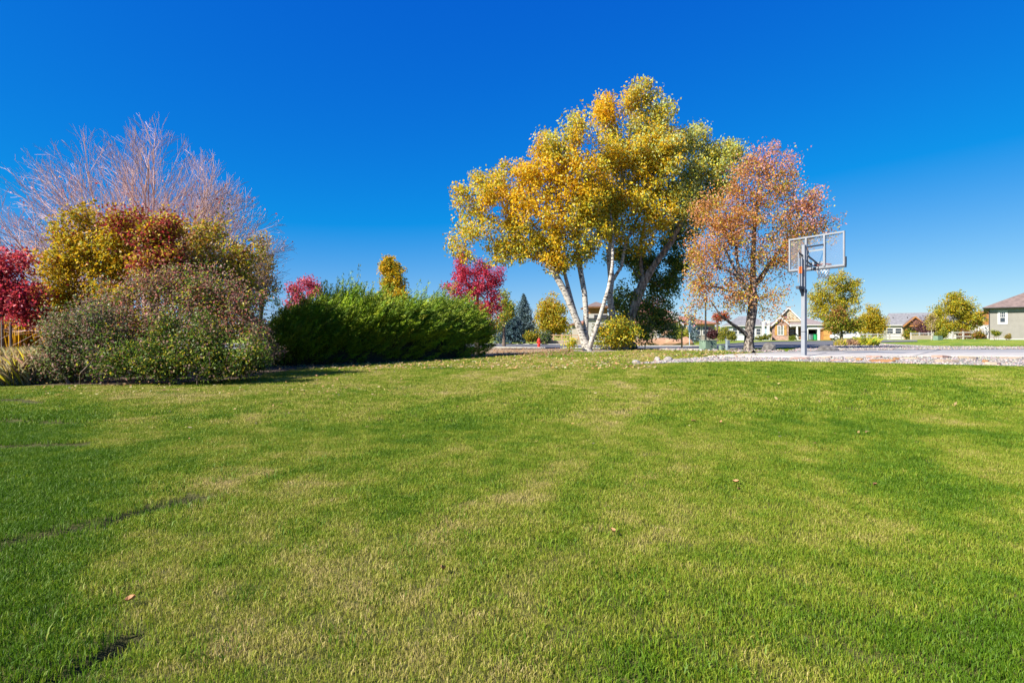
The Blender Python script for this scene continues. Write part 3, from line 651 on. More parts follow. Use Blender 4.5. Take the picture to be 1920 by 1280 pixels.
make_shrub('mauve_shrub', 'large shrub with dusty mauve leaves filling the middle of the border', 14.6, 300, [(220, 575, 40, 40), (290, 545, 46, 36), (350, 560, 40, 46), (410, 560, 40, 40), (455, 585, 40, 40), (270, 620, 70, 50), (390, 620, 80, 55), (180, 600, 40, 40), (480, 610, 26, 40), (320, 525, 26, 26), (440, 540, 22, 22), (250, 540, 30, 30), (380, 530, 30, 30)], 760, 32, .065, .17,
  lambda px, py, r: palette(pc[np.tile([1.0, .4, .5, .7], (len(px), 1)), .35+.9*sstep(.45, .6, nz(px, py, 40, 7))], [MAUVE, GREYL, OLIVE, (.46, .15, .12), GREEN], r), 41, tone=.82)
make_shrub('green_shrub', 'glossy dark green shrub at the lawn edge', 13.4, 370, [(280, 670, 60, 46), (350, 650, 60, 50), (420, 665, 60, 44), (460, 685, 40, 28), (330, 695, 80, 24), (250, 700, 50, 18), (400, 698, 70, 20), (310, 625, 30, 30), (480, 660, 24, 30), (230, 670, 40, 40)], 600, 36, .066, .16,
  lambda px, py, r: palette(pc[np.tile([1.2, .8, .35], (len(px), 1)), .35+.5*sstep(640, 600, py), .12+0*px], [GREEN, DARKG, OLIVE, MAUVE, LIME], r), 42)
make_shrub('grey_shrub', 'grey green twiggy shrub at the left end of the border', 13.6, 150, [(130, 640, 46, 44), (170, 600, 40, 36), (190, 660, 50, 44), (120, 690, 42, 28), (200, 700, 50, 18), (150, 670, 56, 36), (105, 665, 26, 50), (200, 590, 26, 26), (90, 700, 30, 18)], 460, 32, .06, .17,
  lambda px, py, r: palette(np.tile([.6, 1.0, 1.0, .4], (len(px), 1)), [GREYL, GREEN, MAUVE, (.18, .24, .13)], r), 43)
make_shrub('twiggy_shrub', 'small sparse shrub with mauve tips before the hedge', 16.4, 495, [(490, 640, 24, 26), (505, 665, 26, 24), (470, 620, 26, 24)], 90, 20, .05, .12,
  lambda px, py, r: palette(np.tile([1.2, .5, .6], (len(px), 1)), [MAUVE, GREYL, DARKG], r), 44)
make_shrub('low_green_shrub', 'low fine green shrub at the right foot of the border', 14.2, 470, [(455, 690, 34, 18), (490, 680, 26, 22), (440, 700, 30, 10)], 150, 34, .05, .1, flat([1, .9, .3], [GREEN, DARKG, LIME]), 45)
def weeds(name, label, Z, px, rx_m, ry_m, h, n, cols, ws, seed, cat='grass', lean=.35, blade=.012):
    r = np.random.default_rng(seed); b0 = on(px, Z); root_x = b0[0]; a = r.random(n)*6.28; q = np.sqrt(r.random(n)); X = root_x+np.cos(a)*q*rx_m; Y = Z+np.sin(a)*q*ry_m; z = gnd(X, Y)
    hh = h*(.4+.8*r.random(n))*(1.1-.5*q**2); d = r.normal(size=(n, 2))*lean*hh[:, None]; tw = r.random(n)*3.14; s = np.c_[np.cos(tw), np.sin(tw)]*blade
    V = np.stack([np.c_[X-s[:, 0], Y-s[:, 1], z], np.c_[X+s[:, 0], Y+s[:, 1], z], np.c_[X+d[:, 0]*.4+s[:, 0]*.8, Y+d[:, 1]*.4+s[:, 1]*.8, z+hh*.6], np.c_[X+d[:, 0], Y+d[:, 1], z+hh]], 1)
    col = palette(np.tile(np.array(ws, float), (n, 1)), cols, r)
    o = np_mesh(name, V.reshape(-1, 3)-b0, np.arange(4*n).reshape(-1, 4), 4, 'leaf', None, np.repeat(col, 4, 0)); o.location = tuple(b0)
    return tag(o, label, cat)
STRAWC = (.42, .33, .18)
weeds('dry_weeds', 'tangle of tan dry weeds along the wire fence', 14.2, 30, 1.3, 1.1, .75, 9000, [STRAWC, (.34, .22, .12), GREYL, OLIVE], [1, .7, .6, .4], 51, lean=.35, blade=.0055)
weeds('dry_weeds', 'paler dry weeds just left of the grey green shrub', 14.4, 92, .8, .8, .7, 4200, [STRAWC, (.40, .25, .15), GREYL], [1, .8, .4], 52, lean=.4, blade=.0055)
weeds('golden_reeds', 'tall bright golden reeds beyond the wire fence', 24, 15, 3.2, 1.6, 2.4, 12000, [(.56, .33, .02), (.50, .26, .02), OLIVE], [1, .6, .2], 53, lean=.12, blade=.022)
# wire fence at the left edge
for px, top, lb in ((4, 596, 'rusty fence post at the very left edge of the picture'), (20, 604, 'slim rusty fence post with wire, second from the left edge')):
    b0 = on(px, 17.2); h = at(px, top, 17.2)[2]-b0[2]; ro = empty('fence_post', b0, 0, lb, 'fence post', 'wire fence posts')
    MB().bar((0, 0, -.1), (0, 0, h), .05, .045).build('post', 'bark_brown', ro); MB().bar((.02, -.03, h*.4), (.02, -.03, h*.98), .012, .03).build('stud_strip', 'wire', ro)
wf = MB(); A, B_ = on(-120, 17.2), on(40, 17.3)
for hgt in (.5, .9, 1.3): wf.tube([A+np.array([0, -.04, hgt]), (A+B_)/2+np.array([0, -.04, hgt-.03]), B_+np.array([0, -.04, hgt])], .006, 4)
tag(wf.build('fence_wire', 'wire'), 'thin strands of wire strung on the rusty fence posts', 'fence wire')

# --- juniper hedge
def juniper():
    r = np.random.default_rng(61); A, B = np.array(gp(505, 691)), np.array(gp(925, 669)); A = A+np.array([-.6, .9]); B = B+np.array([-.75, .9])
    b0 = np.array([*((A+B)/2), g1(*((A+B)/2))]); root = empty('juniper_hedge', b0, 0, 'long spreading dark green juniper hedge with feathery upright plumes', 'hedge')
    d = B-A; Ln = np.hypot(*d); u = d/Ln; w = np.array([u[1], -u[0]])          # w points to the camera side
    HT = lambda q: np.interp(q, [0, .10, .25, .5, .75, .90, 1], [1.0, 1.6, 1.9, 2.05, 2.15, 1.95, 1.0])
    WT = lambda q: np.interp(q, [0, .1, .5, .9, 1], [.7, 1.15, 1.5, 1.3, .6])
    n = 3000; t = r.random(n); ph = r.random(n)**.9*math.pi
    big = 1+.34*(fbm(t*7+2, ph*1.1+1, 2)-.5)*2
    cx = np.sign(np.cos(ph))*np.abs(np.cos(ph))**.6*WT(t); cz = np.sin(ph)**.7*HT(t)*big; f = np.clip(cz/HT(t), 0, 1.2)
    cx = cx*(.66+.44*sstep(0, .65, f))
    dep = .80+.16*r.random(n)
    P = np.c_[A[0]+u[0]*t*Ln+w[0]*cx*dep, A[1]+u[1]*t*Ln+w[1]*cx*dep, 0*t]; P[:, 2] = gnd(P[:, 0], P[:, 1]) + cz*dep
    sw = (fbm(t*5+9, ph*1.5+3, 2)-.5)*2
    out = np.c_[w[0]*np.cos(ph)*.85, w[1]*np.cos(ph)*.95, .45+.22*np.sin(ph)] + np.c_[u[0], u[1], 0*0]*(.55+1.2*(t-.40)+.7*sw)[:, None] + r.normal(size=(n, 3))*.16
    LP = (.40+.35*r.random(n))*(.75+.5*f)
    npl = 110; tp = r.random(npl)*.94+.03; side = r.normal(size=npl)*.45
    p2 = np.c_[A[0]+u[0]*tp*Ln+w[0]*side, A[1]+u[1]*tp*Ln+w[1]*side, 0*tp]; p2[:, 2] = gnd(p2[:, 0], p2[:, 1])+HT(tp)-.3
    o2 = np.c_[u[0]*(tp-.4)*1.5, u[1]*(tp-.4)*1.5, .75+0*tp] + r.normal(size=(npl, 3))*.28
    P = np.r_[P, p2]; out = np.r_[out, o2]; out /= np.linalg.norm(out, axis=1)[:, None]; LP = np.r_[LP, .6+.8*r.random(npl)]
    N = len(P); K = 16; Q = 5; s1 = np.linspace(0, 1, K)
    bend = r.normal(size=(N, 3))*.12+np.array([0, 0, .10])
    ax = P[:, None]+out[:, None]*(LP[:, None]*s1)[..., None]+bend[:, None]*(LP[:, None]*s1**2)[..., None]
    rad_ = (.085*LP[:, None]/.55*(1-s1*.85))
    C = (ax[:, :, None]+r.normal(size=(N, K, Q, 3))*rad_[:, :, None, None]).reshape(-1, 3)
    D = np.repeat(out, K*Q, 0); a = D + r.normal(size=D.shape)*.30; a /= np.linalg.norm(a, axis=1)[:, None]
    s = np.cross(a, r.normal(size=a.shape)); s /= np.linalg.norm(s, axis=1)[:, None]; l_ = (.12*(.7+.6*r.random(len(C))))[:, None]; wd = .0105
    V = np.stack([C-a*l_*.4, C+s*wd, C+a*l_*.6, C-s*wd], 1).reshape(-1, 3)
    base = palette(np.tile([1, .8, .4], (N, 1)), [(.18, .26, .008), (.11, .18, .008), (.26, .33, .014)], r, .2); col = np.repeat(base, K*Q, 0)*(1+.12*r.normal(size=(N*K*Q, 1)))
    np_mesh('foliage', V-b0, np.arange(len(V)).reshape(-1, 4), 4, 'needle', root, np.repeat(np.clip(col, .005, 1), 4, 0))['kind'] = 'stuff'
    # dense twiggy inside
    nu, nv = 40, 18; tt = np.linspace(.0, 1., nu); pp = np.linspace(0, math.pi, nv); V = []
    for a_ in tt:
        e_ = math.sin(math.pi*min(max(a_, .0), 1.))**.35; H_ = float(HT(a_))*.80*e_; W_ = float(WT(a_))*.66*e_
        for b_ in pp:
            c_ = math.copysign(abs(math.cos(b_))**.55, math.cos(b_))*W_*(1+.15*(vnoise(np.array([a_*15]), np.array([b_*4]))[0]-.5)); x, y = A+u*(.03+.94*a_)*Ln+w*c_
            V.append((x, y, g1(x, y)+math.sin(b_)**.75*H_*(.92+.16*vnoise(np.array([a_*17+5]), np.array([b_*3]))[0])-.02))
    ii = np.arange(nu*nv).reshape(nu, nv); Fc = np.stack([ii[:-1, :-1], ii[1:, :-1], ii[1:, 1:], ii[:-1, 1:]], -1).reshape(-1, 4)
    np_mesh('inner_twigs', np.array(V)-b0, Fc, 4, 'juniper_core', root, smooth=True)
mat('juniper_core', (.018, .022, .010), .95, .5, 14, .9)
juniper()

# --- far trees
def far_tree(name, label, Z, px, py_base, blobs, colfn, seed, n_att=110, per=46, leaf=.2, spread=.38, R=.13, bark='bark_brown', cat='tree', trunk_top=None, bf=.3, split=.04, tone=.72):
    tt = trunk_top or min(b[1] for b in blobs)
    py0 = HZ+(CAMZ-on(px, Z)[2])*F/Z
    return make_tree(name, label, Z, px, [[(px, py0), (px, py0*.75+tt*.25), (px, (py0+tt)/2), (px, py0*.25+tt*.75)]], blobs, n_att, per, leaf, spread, colfn, R=R, r0=.012, bark=bark, cat=cat, seed=seed, bf=bf, split=split, seg=1.2, tone=tone, core=.96)
def spindle(px, Z, y0, y1, w0, n):   # upright plume-like tree outline
    return [(px+random.uniform(-.2, .2)*w0, y0+(y1-y0)*i/n, w0*(.25+.75*i/n), (y1-y0)/n*.9) for i in range(n+1)]
CR = flat([1.3, .7, .4, .3], [CRIM, (.58, .07, .12), RED, (.55, .16, .20)])
far_tree('maple_tree', 'crimson maple behind the right end of the juniper hedge', 33, 895, 655, [(868, 500, 16, 34), (880, 540, 30, 36), (905, 530, 28, 38), (925, 540, 18, 34), (850, 540, 14, 24), (890, 575, 40, 26), (915, 580, 28, 22), (865, 475, 10, 18), (935, 515, 10, 18), (880, 600, 30, 24), (910, 605, 26, 20), (900, 500, 16, 26)], lambda px, py, r: palette(pc[np.tile([1.4, .8, .3], (len(px), 1)), sstep(570, 610, py)*1.5], [CRIM, (.60, .06, .13), RED, RUST], r), 71, 360, 46, .10, .20, bark='bark_brown', tone=.95)
far_tree('maple_tree', 'pink red treetop rising behind the left of the juniper hedge', 40, 565, 650, [(552, 545, 14, 14), (575, 530, 20, 14), (590, 545, 12, 16), (560, 570, 26, 20)], flat([1, .6, .9], [CRIM, RED, (.58, .18, .26)]), 72, 110, 40, .13, .24, tone=.95)
far_tree('pear_tree', 'golden cone shaped treetop behind the middle of the hedge', 44, 735, 650, [(733, 490, 10, 12), (732, 510, 20, 18), (740, 530, 24, 18), (735, 560, 32, 24)], flat([1.2, .5, .8, .3], [GOLD, AMBER, OLIVE, GREEN]), 73, 260, 50, .15, .2, tone=.85)
far_tree('young_tree', 'small lime green tree between crimson maple and spruces', 48, 945, 650, [(944, 560, 12, 20), (950, 585, 14, 20), (938, 605, 16, 18)], flat([1, .8, .4], [LIME, GREEN, GOLD]), 74, 80, 36, .16, .24)
far_tree('round_tree', 'round yellow green tree behind the wooden rail fence', 62, 1034, 640, [(1034, 588, 30, 26), (1020, 600, 24, 24), (1050, 600, 24, 26), (1036, 615, 34, 16), (1034, 572, 20, 14)], lambda px, py, r: palette(pc[1+0*px, .9+0*px, .25+sstep(590, 560, py)*.6, .4+0*px], [GOLD, LIME, AMBER, OLIVE], r), 75, 170, 60, .19, .34)
far_tree('large_tree', 'large golden green tree behind the stone gable house', 125, 1570, 636, [(1570, 525, 28, 24), (1545, 550, 32, 28), (1595, 550, 24, 26), (1575, 575, 40, 24), (1530, 580, 26, 24), (1605, 530, 10, 14)], flat([1, .8, .9, .3], [GOLD, LIME, OLIVE, GREEN]), 76, 200, 60, .34, .6, R=.3)
far_tree('street_tree', 'red topped green tree over the parked white car', 92, 1578, 638, [(1570, 590, 22, 16), (1590, 600, 28, 18), (1560, 605, 18, 16), (1600, 612, 18, 12), (1575, 612, 28, 12)], lambda px, py, r: palette(pc[.5+3*sstep(600, 580, py)*sstep(1600, 1570, px), .9+0*px, .8+0*px, .5+0*px], [RUST, OLIVE, GREEN, LIME], r), 77, 170, 60, .24, .4, R=.2)
far_tree('street_tree', 'yellow green tree right of the parked white car', 98, 1638, 638, [(1637, 590, 18, 20), (1625, 605, 18, 16), (1650, 605, 16, 18), (1638, 615, 26, 12)], flat([1, .9, .6], [GOLD, OLIVE, LIME]), 78, 150, 60, .24, .4, R=.2)
far_tree('round_tree', 'big rounded olive tree standing before the grey roofed house', 88, 1797, 637, [(1797, 575, 26, 24), (1775, 595, 26, 26), (1818, 595, 24, 28), (1800, 612, 40, 18), (1796, 560, 14, 12), (1765, 610, 14, 16)], flat([.6, 1, .7, .2], [GOLD, OLIVE, LIME, GREEN]), 79, 230, 64, .23, .42, R=.22)
far_tree('plum_tree', 'purple leaved plum tree beside the wooden portico', 96, 1735, 637, [(1728, 612, 14, 14), (1745, 605, 14, 14), (1765, 610, 14, 12), (1740, 620, 22, 8)], flat([1, .6, .3], [(.16, .05, .09), (.26, .12, .17), MAUVE]), 80, 90, 50, .2, .36)
far_tree('young_tree', 'slim tan young tree with white wrapped trunk', 66, 1746.5, 637, [(1747, 598, 7, 10), (1747, 609, 9, 8)], flat([1, .6], [TANL, OLIVE]), 81, 40, 36, .13, .2, R=.05, bark='bark_white')
far_tree('plum_tree', 'dusky pink tree in front of the brown roofed house', 66, 1222, 640, [(1228, 570, 16, 14), (1222, 590, 10, 20), (1226, 610, 8, 14), (1208, 575, 10, 12)], flat([1, .7, .4], [(.42, .19, .18), (.30, .14, .16), PINK]), 82, 80, 40, .16, .26)
far_tree('maple_tree', 'small bright red tree seen under the orange tree', 70, 1345, 640, [(1346, 594, 8, 7), (1358, 592, 8, 6)], flat([1, .5], [(.55, .08, .05), ORANGE]), 83, 40, 36, .17, .26)
def spruce(label, Z, px, top, half, seed, cols):
    r = np.random.default_rng(seed); b0 = on(px, Z); H = at(px, top, Z)[2]-b0[2]; Rb = half*Z/F; root = empty('spruce_tree', b0, 0, label, 'tree', 'blue spruces')
    MB().tube([(0, 0, -.1), (0, 0, H*.5), (0, 0, H*.98)], [.12, .07, .015], 7).build('trunk', 'bark_brown', root)
    C, D = [], []; nb = int(26*H/3)*7
    for k in range(nb):
        f = (k/nb)**1.0; z = H*(.05+.93*f); L = Rb*(1-f)**.85*r.uniform(.75, 1.08)+.08; az = k*2.39996+r.normal()*.2; d = np.array([math.cos(az), math.sin(az), .10+.35*f])
        for s in np.arange(.18, 1.02, .09/max(L, .25)):
            p = np.array([0, 0, z])+d*L*s+np.array([0, 0, -.16*L*s*s]); m_ = 3
            for _ in range(m_): C.append(p+r.normal(size=3)*.07); D.append(d+r.normal(size=3)*.7)
    C, D = np.array(C), np.array(D); V, Fc = leaf_geo(C, .24, r, 0, .28, D); col = palette(np.tile([1, .7, .5], (len(C), 1)), cols, r)
    np_mesh('crown', V, Fc, 4, 'needle', root, np.repeat(col, 4, 0))['kind'] = 'stuff'
BLUE = [(.085, .14, .145), (.14, .21, .23), (.05, .09, .085)]
spruce('darker wide blue spruce beside the lime green tree', 60, 958, 573, 34, 91, [(.05, .10, .11), (.08, .14, .16), (.03, .06, .06)])
spruce('taller silvery blue spruce behind the darker spruce', 63, 982, 551, 32, 92, BLUE)
spruce('silvery blue spruce on the front lawn of the brown roofed house', 58, 1297, 590, 17, 93, [(.20, .28, .30), (.28, .36, .38), (.10, .15, .16)])
def round_bush(name, label, Z, px, py, rx, ry, cols, ws, seed, n_att=60, per=46, leaf=.13, cat='shrub'):
    return make_shrub(name, label, Z, px, [(px, py, rx, ry), (px-rx*.4, py+ry*.3, rx*.6, ry*.6), (px+rx*.4, py+ry*.3, rx*.6, ry*.6)], n_att, per, leaf, leaf*1.1, flat(ws, cols), seed, nst=3, R=.04)
round_bush('round_shrub', 'clipped olive shrub left of the grey green shrub', 58, 999, 630, 14, 10, [OLIVE, GREEN, AMBER], [1, .6, .2], 101)
round_bush('round_shrub', 'clipped grey green shrub next to the wooden rail fence', 57, 1022, 631, 12, 10, [(.10, .15, .09), GREEN, GREYL], [1, .6, .3], 102)
round_bush('round_shrub', 'round purple barberry by the black lamp post', 60, 1336, 626, 9.5, 11, [(.12, .04, .045), (.18, .07, .07)], [1, .6], 103)
round_bush('round_shrub', 'olive shrub right of the purple barberry', 64, 1355, 627, 10, 10, [OLIVE, GREYL, GREEN], [1, .5, .5], 104)
round_bush('round_shrub', 'olive shrub nearest the pale sided house', 66, 1372, 629, 10, 9, [OLIVE, GREYL, GREEN], [.8, .5, .7], 105)
round_bush('round_shrub', 'spreading dark shrub left of the stone gable', 92, 1427, 634, 20, 8, [GREEN, OLIVE, GREYL], [1, .7, .4], 106, 90, 50, .16)
round_bush('round_shrub', 'lime green arborvitae left of the silvery spruce', 57, 1270, 626, 9, 15, [LIME, GREEN, OLIVE], [.8, 1, .3], 107)
round_bush('round_shrub', 'yellow green shrub at the foot of the silvery spruce', 55, 1283, 630, 8, 11, [OLIVE, LIME, GREEN], [1, .6, .5], 108)
round_bush('round_shrub', 'pale blue green creeping shrub above the sandstone boulders', 56, 1252, 634, 14, 5.5, [(.20, .27, .25), (.12, .18, .15)], [1, .6], 109)
round_bush('round_shrub', 'green mound shrub left of the sandstone boulders', 52, 1208, 639, 13, 7, [GREEN, OLIVE, (.12, .18, .15)], [1, .6, .4], 110)
round_bush('round_shrub', 'rust coloured shrub beside the grey stucco wall', 72, 1838, 627, 14, 8, [RUST, OLIVE, GREEN], [1, .6, .4], 111)
round_bush('round_shrub', 'rusty shrub under the big olive tree', 76, 1810, 628, 10, 8, [(.28, .10, .05), RUST, OLIVE], [1, .6, .3], 112)
round_bush('round_shrub', 'green shrub against the grey stucco wall below the window', 64, 1868, 624.5, 8, 4.5, [GREEN, LIME, OLIVE], [1, .4, .4], 113, 40, 40, .11)
round_bush('round_shrub', 'small brown shrub at the right foot of the stucco wall', 62, 1890, 630.5, 6, 4.5, [OLIVE, RUST, GREYL], [1, .5, .3], 114, 30, 36, .1)
round_bush('round_shrub', 'green shrub behind the small utility cabinet', 80, 1768, 625, 12, 8, [GREEN, OLIVE, LIME], [1, .7, .3], 115)
round_bush('round_shrub', 'yellow and green shrub below the wooden portico', 92, 1706, 626, 14, 8, [GREEN, LIME, GOLD, RUST], [1, .5, .5, .3], 116, 70, 44, .17)
round_bush('round_shrub', 'low green porch shrub of the stone gable house', 96, 1485, 633, 7, 4, [GREEN, LIME], [1, .6], 117, 30, 40, .14)
weeds('grass_tuft', 'upright tuft of yellow grass on the gravel island', 33, 1575, .32, .3, .42, 700, [STRAWC, OLIVE, LIME], [1, .8, .4], 121, lean=.25, blade=.012)
weeds('grass_tuft', 'broad mound of tan pink grass on the gravel island', 34, 1603, .6, .4, .42, 1500, [(.46, .29, .18), STRAWC, (.40, .22, .14)], [1, .6, .5], 122, lean=.6, blade=.013)
weeds('grass_tuft', 'spiky green yellow tuft at the right of the gravel island', 33.5, 1628, .48, .4, .5, 1300, [LIME, OLIVE, GREEN], [1, .8, .6], 123, lean=.5, blade=.014)

r = np.random.default_rng(130); n = 26000; ang = r.uniform(-62, 62, n); rr_ = 205+14*r.random(n); X = rr_*np.sin(np.radians(ang)); Y = rr_*np.cos(np.radians(ang))
hh = 3.2+3.4*fbm(ang*.9+60, ang*0+3, 4)**1.5; C = np.c_[X, Y, gnd(X, Y)+hh*r.random(n)**.8]; V, Fc = leaf_geo(C, .85, r, 0); tag(np_mesh('far_trees', V, Fc, 4, 'leaf', None, np.repeat(palette(np.tile([1, .7, .6, .4], (n, 1)), [OLIVE, GREEN, (.24, .18, .08), GREYL], r), 4, 0)), 'distant belt of trees along the horizon', None, None, 'stuff')

# ================================================================== STONES
def rock(name, label, cat, loc, sx, sy, sz, m, seed, group=None, flat_=.0, sub=2):
    import bmesh
    r = np.random.default_rng(seed); bm = bmesh.new(); bmesh.ops.create_icosphere(bm, subdivisions=sub, radius=1)
    ax = r.normal(size=(7, 3)); ax /= np.linalg.norm(ax, axis=1)[:, None]; lim = .55+.4*r.random(7)
    for v in bm.verts:
        c = np.array(v.co)
        for a, q in zip(ax, lim):
            d = c @ a
            if d > q: c = c - a*(d-q)*.85
        c = c*(1+r.normal()*.03); v.co = (c[0]*sx, c[1]*sy, max(c[2], -.35)*sz)
    me = bpy.data.meshes.new(name); bm.to_mesh(me); bm.free(); me.materials.append(M[m]); o = link(bpy.data.objects.new(name, me)); o.location = tuple(loc); o.rotation_euler = (0, 0, r.random()*.6-.3)
    return tag(o, label, cat, group)
def rpx(px, py, lift=.0):
    x, y = gp(px, py); return (x, y, g1(x, y)+lift)
rock('boulder', 'dark grey boulder right of the orange tree trunk', 'boulder', rpx(1441, 659, .1), .32, .3, .28, 'stone_dark', 1)
rock('boulder', 'long flat lichen grey boulder at the corner of the gravel island', 'boulder', rpx(1551, 659.5, .06), .5, .3, .2, 'stone_dark', 2)
rock('boulder', 'bluish dark boulder at the foot of the leaning poplar', 'boulder', rpx(1186, 655.5, .12), .30, .28, .3, 'stone_dark', 3)
rock('river_stone', 'smooth pale stone at the tip of the gravel tongue', 'stone', rpx(1193, 681.6, .03), .135, .12, .1, 'stone_light', 4)
rock('river_stone', 'small pointed pale stone, middle of the three by the gravel tongue', 'stone', rpx(1232, 677.6, .03), .10, .1, .13, 'stone_light', 5)
rock('river_stone', 'largest pale stone of the three by the gravel tongue', 'stone', rpx(1253, 676.6, .03), .15, .12, .12, 'stone_light', 6)
for i, (px, py, sx, sz, lb) in enumerate(((1250, 647.5, 1.5, .5, 'long pink sandstone boulder in the lawn edge across the street'), (1290, 646.5, .8, .5, 'pale sandstone boulder below the silvery spruce'), (1205, 647, .9, .5, 'pink sandstone boulder partly behind the leaning poplar'))):
    x, y = gp(px, py); rock('boulder', lb, 'boulder', (x, y+.5, g1(x, y)+.18), sx*1.05, .5, sz, 'sandstone', 11+i)
x, y = gp(1858, 634.5); rock('boulder', 'orange sandstone block at the corner of the grey stucco house', 'boulder', (x, min(y, 63), g1(x, min(y, 63))+.2), .85, .5, .42, 'sandstone', 21)
# flagstones and gravel
FS = [(1500, 674.3, .55, 'stone_pink', 'long pinkish flagstone beside the hoop pole foot'), (1545, 672.5, .35, 'stone_buff', 'buff flagstone just right of the hoop pole'), (1600, 674, .42, 'stone_buff', 'pale flagstone between hoop pole and rust spotted slab'),
      (1612, 676.5, .16, 'stone_rust', 'small rust orange stone at the lawn edge right of the hoop'), (1640, 671.6, .36, 'stone_pink', 'pink flagstone on the concrete edge'), (1652, 679.5, .5, 'stone_rust', 'rust orange flagstone set low at the lawn edge'),
      (1680, 676.2, .16, 'stone_rust', 'small orange chunk beside the rust flagstone'), (1712, 674.5, .40, 'stone_buff', 'buff flagstone with orange tint in the gravel'), (1765, 672, .50, 'stone_pink', 'long reddish flagstone on the concrete edge'),
      (1775, 680.5, .50, 'stone_buff', 'broad cream flagstone in the gravel'), (1815, 674, .55, 'stone_buff', 'long tan flagstone near the right of the gravel bed'), (1848, 681, .15, 'stone_rust', 'small rust block next to the dark stone edge'),
      (1862, 684.6, .42, 'stone_buff', 'large cream slab at the right lawn edge'), (1895, 674, .5, 'stone_buff', 'pale flagstone at the right edge of the picture'), (1570, 678, .30, 'stone_pink', 'small pink slab buried at the lawn edge')]
for i, (px, py, s, mm_, lb) in enumerate(FS):
    r = np.random.default_rng(200+i); x, y = gp(px, py); k = 8; s *= .62; poly = [(s*(.75+.35*r.random())*math.cos(6.283*j/k), s*.62*(.75+.35*r.random())*math.sin(6.283*j/k)) for j in range(k)]
    o = MB().prism_z(poly, -.03, .03+.035*r.random()).build('flagstone', mm_, bevel=.015); o.location = (x, y, g1(x, y)+.03); o.rotation_euler = (r.normal()*.05, r.normal()*.05, r.normal()*.3)
    tag(o, lb, 'flagstone', 'flagstones in the gravel bed')
def stones(name, polys, n, s0, s1, up, label, cols, seed):
    r = np.random.default_rng(seed); X, Y = [], []
    for pl in polys:
        p = np.array(pl); lo, hi = p.min(0), p.max(0); hi = np.minimum(hi, [40, 60]); m_ = n*6; x = lo[0]+(hi[0]-lo[0])*r.random(m_); y = lo[1]+(hi[1]-lo[1])*r.random(m_); k = in_poly(x, y, pl) & (np.abs(x) < 1.15*y); X.append(x[k][:n]); Y.append(y[k][:n])
    X = np.concatenate(X); Y = np.concatenate(Y); n = len(X); Z = gnd(X, Y)+up
    o_ = np.array([(1,0,0),(-1,0,0),(0,1,0),(0,-1,0),(0,0,1),(0,0,-1)], float); s = (s0+(s1-s0)*r.random(n)**2)[:, None, None]
    V = o_[None]*s*(.6+.7*r.random((n, 6, 1)))*np.array([1, 1, .75]) ; a = r.random(n)*6.28; c_, s_ = np.cos(a)[:, None], np.sin(a)[:, None]; tl = r.normal(size=n)[:, None]*.5
    x2 = V[..., 0]*c_-V[..., 1]*s_; y2 = V[..., 0]*s_+V[..., 1]*c_; z2 = V[..., 2]+x2*tl*.6
    V = np.stack([x2+X[:, None], y2+Y[:, None], z2+Z[:, None]], -1).reshape(-1, 3)
    f = np.array([(0,2,4),(2,1,4),(1,3,4),(3,0,4),(2,0,5),(1,2,5),(3,1,5),(0,3,5)]); T = (np.arange(n)[:, None, None]*6+f[None]).reshape(-1, 3)
    col = palette(np.ones((n, len(cols))), cols, r, .2)
    return tag(np_mesh(name, V, T, 3, 'pebble', None, np.repeat(col, 6, 0), smooth=False), label, None, None, 'stuff')
leafmat('pebble', 0., .85)
PB = [(.26, .245, .23), (.19, .18, .17), (.32, .295, .27), (.14, .135, .135), (.33, .25, .21)]
stones('gravel', [GRAV], 11000, .018, .05, .02, 'grey and pinkish gravel in the bed along the lawn', PB, 301)
stones('gravel', [ISL], 9000, .02, .055, .05, 'pale gravel covering the planted island', PB, 302)
pk = [gp(1235, 657), gp(1345, 659), gp(1345, 656.8), gp(1235, 655.4)]
stones('gravel', [pk], 260, .05, .12, .02, 'row of light cobbles along the near kerb', PB, 303)
pk = [gp(1372, 661), gp(1470, 661.5), gp(1470, 658.5), gp(1372, 657.5)]
stones('gravel', [pk], 420, .04, .1, .02, 'dark bark and stones round the orange tree foot', [(.14, .12, .11), (.30, .26, .23), (.22, .19, .17)], 304)
# leaf litter
def litter(n, region, size, label, seed, cols):
    r = np.random.default_rng(seed); p = np.array(region); px = r.uniform(p[0], p[1], n); py = p[2]+(p[3]-p[2])*r.random(n)
    XY = np.array([gp(a, b) for a, b in zip(px, py)]); z = gnd(XY[:, 0], XY[:, 1])
    C = np.c_[XY, z+.045+.01*r.random(n)]; a = r.normal(size=(n, 3))*np.array([1, 1, .25]); a /= np.linalg.norm(a, axis=1)[:, None]; nn = np.array([0, 0, 1.])+r.normal(size=(n, 3))*.35; s = np.cross(a, nn); s /= np.linalg.norm(s, axis=1)[:, None]
    L = size*(.6+.8*r.random(n))[:, None]; V = np.stack([C-a*L/2, C+s*L*.3, C+a*L/2, C-s*L*.3], 1).reshape(-1, 3); V[:, 2] += r.random(len(V))*.012
    tag(np_mesh('fallen_leaves', V, np.arange(4*n).reshape(-1, 4), 4, 'leaf', None, np.repeat(palette(np.ones((n, len(cols))), cols, r), 4, 0)), label, None, None, 'stuff')
LC = [(.60, .46, .18), (.55, .36, .14), (.50, .28, .14), (.62, .52, .30)]
litter(3200, (520, 1230, 657, 694), .085, 'pale yellow fallen leaves scattered before hedge and poplars', 401, LC)
litter(420, (60, 760, 690, 745), .06, 'sparse fallen leaves along the border edge', 402, LC)
litter(1100, (1170, 1420, 655, 671), .085, 'fallen leaves between poplars and driveway', 403, LC)
